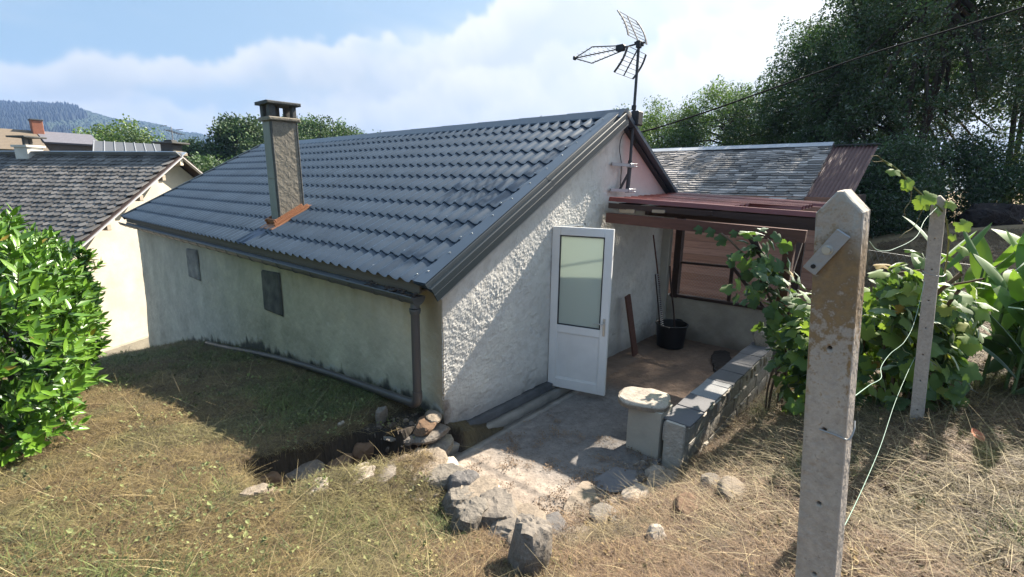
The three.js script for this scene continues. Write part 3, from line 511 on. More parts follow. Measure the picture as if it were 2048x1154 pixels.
// ------------------------------------------------------------------ lean-to roof over the terrace
{
  const t = thing('lean_to', 'timber lean-to with a red corrugated roof fixed to the white gable', 'lean-to', [3.1, 0, 0]);
  const y0 = 2.41, y1 = 2.30, z0 = .05, z1 = 2.55; // falls away from the house
  // ribbed sheets running out from the house; the middle ones are cut short, an added gap for sun on the pillar
  const rib = x => { const q = (((x + .085) / .21) % 1 + 1) % 1; return (x < .09 ? .06 : .045) * sstep(.26, .12, Math.abs(q - .5)); };  // front ribs stand taller so the added gap stays out of view
  const sheet = (x0, x1, dy, z1) => { const nu = Math.round((x1 - x0) / .0103); return grid(nu, 8, (u, v) => { const x = lerp(x0, x1, u), z = lerp(z0, z1, v); return [x + .145 * z * (x < 1 ? 1 : .4), lerp(y0, y1, (z - z0) / 2.5) + dy + rib(x) + .05 * x / 2.3 + .006 * N3(x, z, 3), z]; }, null, p => [p[0], p[2]]); };
  mesh('roof_sheet', sheet(-.03, .08, 0, 2.5), M.redSheet, t); mesh('roof_sheet', sheet(.07, .88, .006, 1.54), M.redSheet, t); mesh('roof_sheet', sheet(.86, 1.79, .012, 2.14), M.redSheet, t); mesh('roof_sheet', sheet(1.77, 2.4, .02, 2.46), M.redSheet, t);
  mesh('edge_board', bar([-.03, 2.355, .06], [.325, 2.255, 2.46], .025, .07), M.darkWood, t);
  mesh('front_beam', bar([0, 2.19, .03], [0, 2.12, 2.42], .08, .13), M.redWood, t);
  mesh('middle_beam', bar([1.15, 2.24, .05], [1.15, 2.16, 2.4], .08, .11), M.darkWood, t);
  mesh('rear_beam', bar([2.25, 2.27, .05], [2.25, 2.2, 2.4], .08, .12), M.darkWood, t);
  for (const z of [.16, .62, 1.1, 1.36]) mesh('batten', bar([.12, lerp(2.37, 2.26, z / 2.5), z], [2.38, lerp(2.37, 2.26, z / 2.5) + .035, z], .06, .045), z === .62 ? M.redWood : M.darkWood, t);
  mesh('packing_block', box(.05, .05, .22, .02, 2.29, .32), M.paleWood, t); mesh('packing_block', box(.05, .04, .16, .05, 2.305, .74), M.paleWood, t);
  mesh('post', bar([0, 1.15, 2.28], [0, 2.1, 2.28], .1, .1, [1, 0, 0]), M.redWood, t);
  mesh('brace', bar([0, 1.55, 2.27], [0, 2.1, 1.86], .06, .07, [1, 0, 0]), M.darkWood, t); mesh('brace', bar([.02, 1.62, 2.3], [.5, 2.12, 2.3], .05, .06, [0, 0, 1]), M.darkWood, t);
  mesh('rear_post', bar([2.26, .72, .18], [2.26, 2.2, .18], .11, .12, [1, 0, 0]), M.darkWood, t);
  mesh('rear_post', bar([2.26, .5, 2.0], [2.26, 2.2, 2.0], .1, .1, [1, 0, 0]), M.darkWood, t);
  mesh('sill', bar([2.26, .755, .1], [2.26, .775, 1.95], .1, .05), M.darkWood, t);
  mesh('mullion', bar([2.27, .77, 1.08], [2.27, 1.35, 1.08], .05, .04, [1, 0, 0]), M.darkWood, t);
  mesh('rail', bar([2.27, 1.34, .22], [2.27, 1.36, 1.1], .04, .04), M.darkWood, t);
  mesh('diagonal_brace', bar([2.25, 1.36, 1.1], [2.25, .78, 1.62], .05, .05, [1, 0, 0]), M.darkWood, t);
  // wire netting in the opening
  const w = []; for (let i = 0; i < 34; i++) { const a = .2 + i * .055; for (const s of [1, -1]) { let z0 = a, z1 = a + s * .6, y0 = .78, y1 = 1.38; if (z1 > 1.95) { y1 = y0 + (1.95 - z0); z1 = 1.95; } if (z1 < .2) { y1 = y0 + (z0 - .2); z1 = .2; } if (y1 - y0 > .03) w.push(rod([2.3 + .003 * s, y0, z0], [2.3 + .003 * s, y1, z1], .0008, .0008, 4)); } }
  stuff(mesh('wire_netting', merge(w), M.greyWire, t));
}
// ------------------------------------------------------------------ walls of the terrace
{
  const t = thing('terrace_end_wall', 'rendered half-height wall closing the far end of the terrace', 'wall', [5.45, 0, 1.0]);
  const g = grid(70, 34, (u, v) => { const z = lerp(-1, .95, u), y = lerp(-.2, .735, v); return [-.1 - .014 * N3(z * 2, y * 2, 3) - .008 * fbm(z * 9, y * 9, 3, 3), y, z]; }, p => { const w = fbm(p[2] * 2.2, p[1] * 2.2, 1, 5), d = sstep(.3, 0, p[1] + .2 * w); return [.44, .40, .335].map((v, i) => lerp(v * (1 + .5 * w), [.16, .12, .09][i], d * .6)); }, p => [p[2], p[1]]);
  mesh('render', g, M.eaveWall, t); mesh('wall_core', box(.16, .94, 1.96, 0, .262, -.02, .01), M.block, t);
  mesh('pilaster', planarUV(box(.12, 2.3, .17, -.14, 1.1, -1.03, .012)), mat(.5, .48, .43, { bumpMap: bumpRough, bumpScale: .01, map: toneMid }), t);
}
{
  const t = thing('low_block_wall', 'low wall of rough grey concrete blocks topped with slate slabs beside the terrace', 'wall', [1.42, 0, 1.84]);
  const R = rng(8);
  const blk = (w, h, seed) => { const g = new THREE.BoxGeometry(w, h, .225, Math.ceil(w / .04), Math.ceil(h / .04), 5); displace(g, (x, y, z) => { const n = fbm(x * 7 + seed, y * 7, z * 7, 3), e = (Math.abs(x) > w / 2 - .005 ? .006 : 0) + (Math.abs(y) > h / 2 - .005 ? .006 : 0); return [x - Math.sign(x) * (e ? .004 : 0) + .004 * n, y - Math.sign(y) * (e > .007 ? .004 : 0) + .003 * n, z + Math.sign(z) * (.006 * n - e * .8)]; }); g.computeVertexNormals(); return planarUV(g); };
  for (let r = 0; r < 4; r++) { const y = .30 - r * .205; let x = r % 2 ? .1 : -.02, k = 0; while (x < 3.2) { const w = Math.min((k === 0 && r % 2 === 0) ? .28 : .48, 3.3 - x); mesh('block', blk(w - .018, .19, r * 31 + k), M.block, t, [x + w / 2, y, .01 * (R() - .5)], [0, .012 * (R() - .5), 0]); x += w; k++; } }
  mesh('mortar_bed', box(3.3, .95, .195, 1.64, -.06, 0, .01), M.mortar, t);
  mesh('squeezed_mortar', (() => { const l = []; for (let i = 0; i < 46; i++) { const g = rock(500 + i, .03 + .05 * R(), .012 + .012 * R(), .012 + .01 * R(), 2, 6, .2); g.translate(3.25 * R(), R() < .75 ? .392 : .195 - .205 * Math.floor(R() * 2), .116); l.push(g); } for (let i = 0; i < 14; i++) { const g = rock(560 + i, .012, .05 + .04 * R(), .014, 2, 6, .2); g.rotateZ(.5 * (R() - .5)); g.translate(.6 + 2.5 * R(), .33 - .05 * R(), .12); l.push(g); } return merge(l); })(), M.mortar, t);
  let x = .02; const ws = [.38, .36, .40, .14, .40, .38, .42, .4, .36];
  ws.forEach((w, i) => { const s = new THREE.Shape(), a = w / 2 - .008, b = .135; const j = () => .012 * (R() - .5); s.moveTo(-a + j(), -b + j()); s.lineTo(j(), -b + j()); s.lineTo(a + j(), -b + j()); s.lineTo(a + j(), b + j()); s.lineTo(j() * 2, b + j()); s.lineTo(-a + j(), b + j()); s.closePath();
    const g = new THREE.ExtrudeGeometry(s, { depth: .014, bevelEnabled: true, bevelSize: .004, bevelThickness: .004, bevelSegments: 1 }); g.rotateX(-Math.PI / 2);
    const m = mesh('slate_slab', planarUV(g), i === 2 || i === 3 ? M.slabLight : M.slab, t, [x + w / 2, .408 + .004 * R(), -.01 + .012 * (R() - .5)], [.02 * (R() - .5), .03 * (R() - .5), .012 * (R() - .5)]); x += w + .004; });
}
{
  const t = thing('wall_pillar', 'short cement pillar with a rounded flat stone on top at the wall end', 'pillar', [1.53, 0, 1.54]);
  const g = new THREE.BoxGeometry(.29, .62, .34, 10, 20, 10); displace(g, (x, y, z) => [x + .004 * N3(y * 5, z * 5, 2) - .01 * Math.sign(x) * (y + .31) * .5, y + .17, z + .005 * N3(x * 5, y * 5, 7)]); g.computeVertexNormals();
  mesh('shaft', planarUV(g), mat(.5, .465, .39, { map: toneMid, bumpMap: bumpMid, bumpScale: .004 }), t);
  const s = new THREE.Shape(); const pts = []; for (let k = 0; k < 26; k++) { const a = k / 26 * 6.2832, q = .5 * Math.pow(Math.pow(Math.abs(Math.cos(a)), 3.2) + Math.pow(Math.abs(Math.sin(a)), 3.2), -1 / 3.2) * (1 + .06 * N3(k * .6, 1, 4)); pts.push([q * Math.cos(a) * .47, q * Math.sin(a) * .50]); } pts.forEach((p, k) => k ? s.lineTo(...p) : s.moveTo(...p)); s.closePath();
  const top = grid(40, 40, (u, v) => { const a = v * 6.2832, rr = u, q = .5 * Math.pow(Math.pow(Math.abs(Math.cos(a)), 3.2) + Math.pow(Math.abs(Math.sin(a)), 3.2), -1 / 3.2) * (1 + .05 * N3(Math.cos(a) * 2, Math.sin(a) * 2, 4)); const x = rr * q * .47 * Math.cos(a), z = rr * q * .50 * Math.sin(a); return [x, .522 + .009 * fbm(x * 9, z * 9, 4, 4) + .012 * sstep(-.1, .25, N3(x * 4, z * 4, 2)) - (u > .97 ? .012 : 0), z]; }, null, p => [p[0], p[2]]);
  top.index.array.reverse(); top.computeVertexNormals();
  const eg = new THREE.ExtrudeGeometry(s, { depth: .03, bevelEnabled: true, bevelSize: .006, bevelThickness: .006, bevelSegments: 2 }); eg.rotateX(-Math.PI / 2); eg.translate(0, .478, 0);
  const m = mesh('cap_stone', planarUV(eg), M.stoneTan, t, [.03, 0, -.09], [0, .35, 0]); mesh('worn_face', top, mat(.50, .43, .35, { map: toneSpeck, bumpMap: bumpRough, bumpScale: .014, side: THREE.DoubleSide }), m);
}
tag(mesh('stone_block', rock(44, .15, .17, .12, 5, 9), M.stonePale, scene, [4.55, .53, 1.8], [0, .3, 0]), 'pale squared stone standing on the far end of the slate-topped wall', 'stone');

// ------------------------------------------------------------------ things under the lean-to
{
  const t = thing('plastic_tub', 'black plastic tub standing in the back corner of the terrace', 'tub', [4.78, 0, .40]);
  mesh('bucket', planarUV(new THREE.LatheGeometry([[.001, .012], [.2, .012], [.215, .02], [.245, .38], [.262, .385], [.266, .4], [.255, .405], [.238, .395], [.205, .035], [.001, .03]].map(p => new THREE.Vector2(...p)), 40)), M.plasticBlack, t);
  for (const s of [-1, 1]) mesh('handle', tube([[s * .255, .39, -.07], [s * .30, .40, -.05], [s * .30, .40, .05], [s * .255, .39, .07]], .012, 16, 7), M.plasticBlack, t);
}
{
  const t = thing('wooden_slat_tool', 'long grey slatted tool leaning in the black tub', 'tool', [4.70, .1, .30], 0);
  const a = V(0, 0, 0), b = V(-.06, 1.12, -.17);
  mesh('side_rail', merge([bar(a.clone().add(V(-.05, 0, 0)), b.clone().add(V(-.05, 0, 0)), .015, .02), bar(a.clone().add(V(.05, 0, 0)), b.clone().add(V(.05, 0, 0)), .015, .02)]), M.darkWood, t);
  for (let i = 0; i < 26; i++) { const p = a.clone().lerp(b, .22 + .77 * i / 25); mesh('rung', bar(p.clone().add(V(-.055, 0, .012)), p.clone().add(V(.055, 0, .012)), .02, .01), M.galv, t); }
  mesh('handle', rod([0, .9, -.13], [-.1, 1.75, -.26], .013), M.redWood, t);
}
{ const t = thing('dark_stick', 'thin dark bent stick leaning out of the black tub', 'stick', [4.92, .06, .42]); mesh('stick', tube([[0, 0, 0], [-.02, .5, -.05], [-.07, .95, -.12], [-.08, 1.28, -.16]], .014, 30, 7), M.darkWood, t); }
{ const t = thing('wooden_board', 'reddish-brown wooden board leaning against the gable wall by the tub', 'board', [3.98, .0, .17]); mesh('board', bar([0, 0, 0], [-.16, .98, -.12], .14, .03, [0, 0, 1]), M.redWood, t); }
tag(mesh('soil_heap', rock(71, .5, .05, .16, 5, 3, .4), mat(.035, .025, .02, { bumpMap: bumpRough, bumpScale: .03 }), scene, [4.6, .0, 1.3], [0, .25, 0]), 'dark patch of soil swept against the end wall of the terrace', 'soil');

// ------------------------------------------------------------------ loose and built-in stones before the terrace
{
  const t = thing('rubble_edging', 'rough edging of mortared stones between the lawn and the terrace', 'edging', [-.5, 0, .5]);
  // x, y, z, half sizes, turn, material
  const L = [[-.04, .30, -.06, .17, .055, .11, .3, M.stoneRust], [.08, .33, -.09, .14, .05, .08, .9, M.stoneTan], [-.10, .21, .0, .15, .05, .11, 2.7, M.stone], [.0, .10, .10, .19, .075, .13, .35, M.stoneGrey], [.06, .22, .02, .13, .05, .10, .1, M.stone], [-.22, .10, .12, .13, .09, .10, 1.2, M.stoneTan], [-.38, .12, .14, .16, .08, .10, .5, M.stoneTan], [-.2, .2, -.12, .1, .06, .08, .2, M.stone],
    [-.30, .10, .34, .20, .17, .14, .6, M.stoneTan], [-.53, .16, .42, .22, .17, .15, .1, M.stoneTan], [-.40, .13, .60, .28, .18, .17, 2.5, M.stoneGrey], [-.34, .16, .80, .17, .17, .14, .8, M.stoneBlue], [-.40, .13, 1.02, .27, .17, .18, .4, M.stoneTan], [-.52, .14, .92, .14, .16, .14, .9, M.stoneGrey], [-.46, .19, 1.26, .27, .17, .15, .9, M.stone], [-.63, .2, 1.16, .16, .2, .14, .3, M.stoneGrey], [-.56, .20, 1.50, .22, .15, .15, 1.8, M.stone], [-.27, .05, 1.20, .20, .09, .15, .2, M.stoneTan], [-.30, .10, 1.42, .22, .08, .15, .5, M.stoneTan],
    [-.62, .26, .30, .17, .09, .10, .2, M.stoneTan], [-.84, .33, .38, .18, .08, .11, .6, M.stone], [-1.14, .41, .42, .26, .08, .10, .1, M.stonePale], [-1.46, .47, .38, .20, .08, .10, -.1, M.stonePale], [-1.00, .36, .33, .15, .08, .09, .7, M.stonePale], [-1.7, .52, .2, .14, .09, .1, .4, M.stoneTan]];
  L.forEach((s, i) => mesh('stone', rock(100 + i, s[3] * .92, s[4] * 1.0, s[5] * .92, 6, 9, .13), s[7], t, [s[0] + .5, s[1] + .0, s[2] - .5], [.12 * Math.sin(i * 3.1), s[6], .12 * Math.cos(i * 1.7)]));
  mesh('mortar', merge([[-.30, .06, .55, .14, .13, .16], [-.24, .06, .9, .12, .10, .12], [-.22, .07, .38, .10, .12, .10], [-.42, .08, 1.14, .14, .14, .08]].map((s, i) => { const g = rock(140 + i, s[3], s[4], s[5], 5, 6, .12); g.translate(s[0] + .55, s[1], s[2] - .5); return g; })), M.mortar, t);
}
{
  const t = thing('gully_wall', 'low dark wall of earthy shade-darkened stones holding up the shaded lawn', 'retaining wall', [-.9, 0, -.42]);
  const R = rng(31); let x = -1.62, k = 0;
  while (x < -.3) { const w = .2 + .2 * R(), zz = lerp(-.42, -.36, (x + 1.6) / 1.3) + .04 * (R() - .5), y = ground(x + w / 2, -.66) - .16; mesh('stone', rock(200 + k, w * .5, .10 + .05 * R(), .09, 5, 9, .14), R() < .6 ? M.stoneRust : M.stone, t, [x + w / 2 + .9, y - .02 - .10 * R(), zz + .40], [.1 * (R() - .5), .5 * (R() - .5), .1 * (R() - .5)]); x += w * .95; k++; }  // stones picked darker, gully shade put into their colour
}
const loose = (name, label, seed, p, s, r, m, cuts = 11) => tag(mesh(name, rock(seed, ...s, 6, cuts, .12), m, scene, p, r), label, 'stone');
loose('standing_stone', 'pointed grey stone standing upright at the foot of the edging', 301, [-.80, .42, 1.83], [.145, .30, .12], [.18, .5, -.22], M.stone, 13);
loose('loose_stone', 'small brown stone tucked behind the pointed standing stone', 302, [-.62, .29, 1.62], [.1, .1, .07], [.2, .2, .3], M.stoneTan);
loose('upright_slate', 'thin upright slate by the elbow of the ground pipe', 303, [-.32, .36, -.40], [.09, .15, .04], [.1, .4, .15], M.stoneGrey);
loose('flat_slate', 'flat grey slate lying in the shade near the house corner', 304, [-.30, .24, -.22], [.14, .03, .10], [.2, .3, -.1], M.stoneGrey);
loose('light_chip', 'small buff stone chip lying on the shaded grass', 310, [-.62, .34, -.62], [.05, .02, .03], [0, .4, 0], M.stonePale);
const flag = (label, seed, px, pz, sx, sz, m, dy = .012, turn = 0) => { const y = ground(px, pz); return tag(mesh('flagstone', rock(seed, sx, .05, sz, 6, 12, .05), m, scene, [px, Math.max(y, px > -.3 && pz < 1.7 ? -.02 : y) + dy, pz], [.04, turn, -.05]), label, 'flagstone', 'flat stones set before the terrace'); };
flag('blue-grey flat stone set in the path nearest the pointed stone', 311, -.18, 1.58, .17, .15, M.stoneBlue, .01, .3);
flag('grey flat stone half buried in dead grass on the path', 312, .12, 1.86, .15, .11, M.stoneGrey, .012, 1);
flag('broad tan flat stone in the middle of the path edge', 313, .30, 1.56, .30, .17, M.stoneTan, .0, .4);
flag('pinkish broad flat stone beside the pillar foot', 314, .95, 1.98, .25, .17, M.stoneTan, .03, .2);
flag('thin grey flat stone shaded at the foot of the pillar', 315, .86, 1.60, .26, .15, M.slab, .02, -.3);
flag('pale crumbly stone between the pillar and the path', 316, .60, 1.92, .18, .14, M.stonePale, .012, .8);
flag('lumpy pale stone touching the near corner of the pillar', 317, 1.18, 1.80, .11, .1, M.stonePale, .05, .2);
flag('small grey flat stone sunk in the near grass of the path', 318, .04, 2.02, .09, .07, M.stoneGrey, .01, .2);
const lg = (label, seed, x, z, s, m, r = [0, 0, 0], dy = .03) => { const o = loose('field_stone', label, seed, [x, ground(x, z) + dy, z], s, r, m); o.userData.group = 'stones scattered in the dry grass'; return o; };
lg('white and grey split stone in the dry grass right of the path', 321, -.18, 2.38, [.085, .10, .06], M.stonePale, [.2, .5, .4]);
lg('rusty brown stone half hidden in the dry grass', 322, .22, 2.40, [.13, .10, .08], M.stoneRust, [.1, .3, .2]);
lg('round whitish stone at the bottom edge of the dry grass', 323, -.95, 2.38, [.10, .07, .09], M.stonePale, [0, .7, .1], .02);
lg('pinkish weathered stone in the grass below the fence post', 324, .55, 2.62, [.13, .08, .10], M.stoneTan, [.2, .2, .1]);
lg('grey-pink flat stone in the grass above the weathered stone', 325, .78, 2.42, [.12, .06, .09], M.stone, [.1, .9, .1]);
// ------------------------------------------------------------------ helper for buildings
function gableHouse(t, w, d, eave, ridgeX, ridge, wallMat, over = .25) { // walls with a gable facing local +z, ridge along z, origin at the foot
  const s = new THREE.Shape(); s.moveTo(0, -2); s.lineTo(w, -2); s.lineTo(w, eave); s.lineTo(ridgeX, ridge - .05); s.lineTo(0, eave); s.closePath();
  const g = new THREE.ExtrudeGeometry(s, { depth: d, bevelEnabled: false }); g.translate(0, 0, -d); return mesh('wall', planarUV(g), wallMat, t);
}
// ------------------------------------------------------------------ neighbour's cream house, scalloped slates
{
  const t = thing('cream_house', 'cream rendered house with a dark roof of rounded slates left of the white house', 'house', [.859, -2.923, -14.535], .5265); t.scale.setScalar(1.2);
  const U0 = -2.75, U1 = 5.0, UR = 1.22, RH = 5.26, SL = .70, d = 9;
  const s = new THREE.Shape(); s.moveTo(U0 + .3, -1); s.lineTo(U1 - .3, -1); s.lineTo(U1 - .3, RH - (U1 - .3 - UR) * SL - .12); s.lineTo(UR, RH - .12); s.lineTo(U0 + .3, RH - (UR - U0 - .3) * SL - .12); s.closePath();
  const wg = new THREE.ExtrudeGeometry(s, { depth: d, bevelEnabled: false }); wg.translate(0, 0, -d); mesh('wall', planarUV(wg), M.cream, t);
  mesh('wall_footing', box(4.4, 1.1, .1, -.3, .1, .02, .02), mat(.34, .3, .24, { map: toneMid, bumpMap: bumpRough, bumpScale: .01 }), t);
  const A = Math.atan(SL), ca = Math.cos(A), sa = Math.sin(A), len = (UR - U0) / ca;
  mesh('roof_deck', merge([bar([UR, RH - .05, .33], [U0, RH - .05 - (UR - U0) * SL, .33], .04, .05, [0, 0, 1]), bar([UR, RH - .045, -d / 2 + .16], [U0, RH - .045 - (UR - U0) * SL, -d / 2 + .16], d + .3, .03, [sa, ca, 0]), bar([UR, RH - .03, -d / 2 + .16], [U1, RH - .03 - (U1 - UR) * SL, -d / 2 + .16], d + .36, .06, [-sa, ca, 0])]), M.darkWood, t);
  mesh('verge_board', bar([UR + .02, RH - .06, .345], [U0, RH - .06 - (UR - U0 + .02) * SL, .345], .025, .10, [0, 0, 1]), mat(.5, .47, .46), t);
  mesh('verge_board', bar([UR - .02, RH - .06, .345], [U1, RH - .06 - (U1 - UR + .02) * SL, .345], .025, .10, [0, 0, 1]), mat(.5, .47, .46), t);
  for (const u of [-1.9, -.98, -.08, .62]) mesh('purlin_end', box(.11, .14, .36, u, RH - (UR - u) * SL - .2, .16, .01), mat(.5, .42, .33, { map: toneWood }), t);
  mesh('ridge_beam_end', box(.11, .18, .36, UR, RH - .2, .16, .01), mat(.75, .65, .5), t);
  mesh('purlin_end', box(.11, .14, .36, 2.3, RH - (2.3 - UR) * SL - .2, .16, .01), mat(.5, .42, .33, { map: toneWood }), t);
  mesh('ridge_flashing', merge([bar([UR - .09, RH + .0, .36], [UR - .09, RH + .0, -d], .2, .02, [sa, ca, 0]), bar([UR + .09, RH, .36], [UR + .09, RH, -d], .2, .02, [-sa, ca, 0])]), mat(.7, .72, .74, { roughness: .35, metalness: .6, map: toneMid }), t);
  // slates with rounded tails
  const sh = new THREE.Shape(); sh.moveTo(-.098, .30); sh.lineTo(-.098, .07); sh.absarc(0, .098, .098, Math.PI + .3, 2 * Math.PI - .3, false); sh.lineTo(.098, .30); sh.closePath();
  const R = rng(40), gs = [0, 1, 2].map(k => { const g = new THREE.ExtrudeGeometry(sh, { depth: .014 + .004 * k, bevelEnabled: false, curveSegments: 5 }); g.scale(1 + .02 * k, 1, 1); return planarUV(g); });
  const list = [], rows = Math.floor(len / .165);
  for (let r = 0; r < rows; r++) for (let c = 0; c < 40; c++) {
    const sl = len - r * .165 - .01, zc = .30 - .1 - c * .2 - (r % 2 ? .1 : 0) + .02 * (R() - .5), q = sl + .015 * (R() - .5);
    // local: x across (along -z of house), y up the slope, z out of the roof
    const up = V(ca, sa, 0), out = V(-sa, ca, 0), ax = V(0, 0, 1);
    const m = new THREE.Matrix4().makeBasis(ax, up, V().crossVectors(ax, up)), n = out;
    const base = V(UR, RH, 0).addScaledVector(up, -q).addScaledVector(n, .012); base.z = zc;
    m.setPosition(base); m.multiply(new THREE.Matrix4().makeRotationFromEuler(new THREE.Euler(-.10 - .05 * R(), .02 * (R() - .5), .07 * (R() - .5))));
    list.push({ m, g: gs[Math.floor(R() * 3)], k: Math.floor(Math.pow(R(), 1.3) * 4) % 4, z: zc, r });
  }
  t.updateMatrixWorld(true);
  list.forEach(o => { o.d = new THREE.Vector3().setFromMatrixPosition(o.m).applyMatrix4(t.matrixWorld).distanceTo(CAM) + (o.z < -6.2 ? 20 : 0) + (o.r > 19 ? 5 : 0); }); list.sort((a, b) => a.d - b.d);
  const roof = mesh('slate_roof', box(.1, .02, .1, UR, RH - .1, -1), M.darkWood, t);
  list.slice(0, 300).forEach(o => { const m = mesh('slate', o.g, M.slate[o.k], roof); m.matrixAutoUpdate = false; m.matrix.copy(o.m); m.matrix.decompose(m.position, m.quaternion, m.scale); m.matrixAutoUpdate = true; });
  for (let k = 0; k < 4; k++) { const l = list.slice(300).filter(o => o.k === k).map(o => o.g.clone().applyMatrix4(o.m)); if (l.length) stuff(mesh('slates', merge(l), M.slate[k], roof)); }
  // chimneys
  const c1 = mesh('chimney', merge([box(.42, 1.3, .5, 2.3, 4.75, -1.0, .015), box(.5, .08, .58, 2.3, 5.32, -1.0, .01)]), mat(.36, .3, .22, { map: toneSpeck, bumpMap: bumpRough, bumpScale: .02 }), t);
  mesh('chimney_cap', merge([box(.34, .24, .42, 2.3, 5.48, -1.0, .02), box(.62, .05, .7, 2.3, 5.63, -1.0, .01), box(.2, .06, .25, 2.3, 5.69, -1.0, .01)]), M.chimneyDark, c1);
  const c2 = mesh('white_chimney', merge([box(.42, .7, .44, UR - .05, RH - .15, -4.55, .01), box(.50, .06, .54, UR - .05, RH + .19, -4.55, .01)]), mat(.72, .68, .6, { map: toneMid }), t);
  for (const [x, z] of [[-.2, -4.42], [.1, -4.68]]) mesh('chimney_pillar', box(.09, .2, .1, UR + x, RH + .32, z, .01), M.chimneyDark, c2);
  mesh('chimney_cap', box(.58, .045, .62, UR - .05, RH + .44, -4.55, .01), M.chimneyDark, c2);
}
{ // neighbour's aerial
  const t = thing('tv_antenna', 'small distant television aerial above the cream house chimney', 'antenna', [3.4, 3.1, -19.4]);
  mesh('mast', rod([0, 0, 0], [-.03, 1.5, 0], .02), M.galv, t);
  mesh('rods', merge([rod([-.3, 1.35, .2], [.35, 1.25, -.3], .012), ...[...Array(7)].map((_, i) => rod([-.28 + .1 * i, 1.34 - .015 * i + .02, .2 - .08 * i - .2], [-.28 + .1 * i + .1, 1.34 - .015 * i, .2 - .08 * i + .2], .008)), rod([-.35, 1.5, -.2], [-.25, 1.5, .3], .012), rod([.2, 1.42, -.3], [.3, 1.42, .2], .012)]), M.antennaDark, t);
}
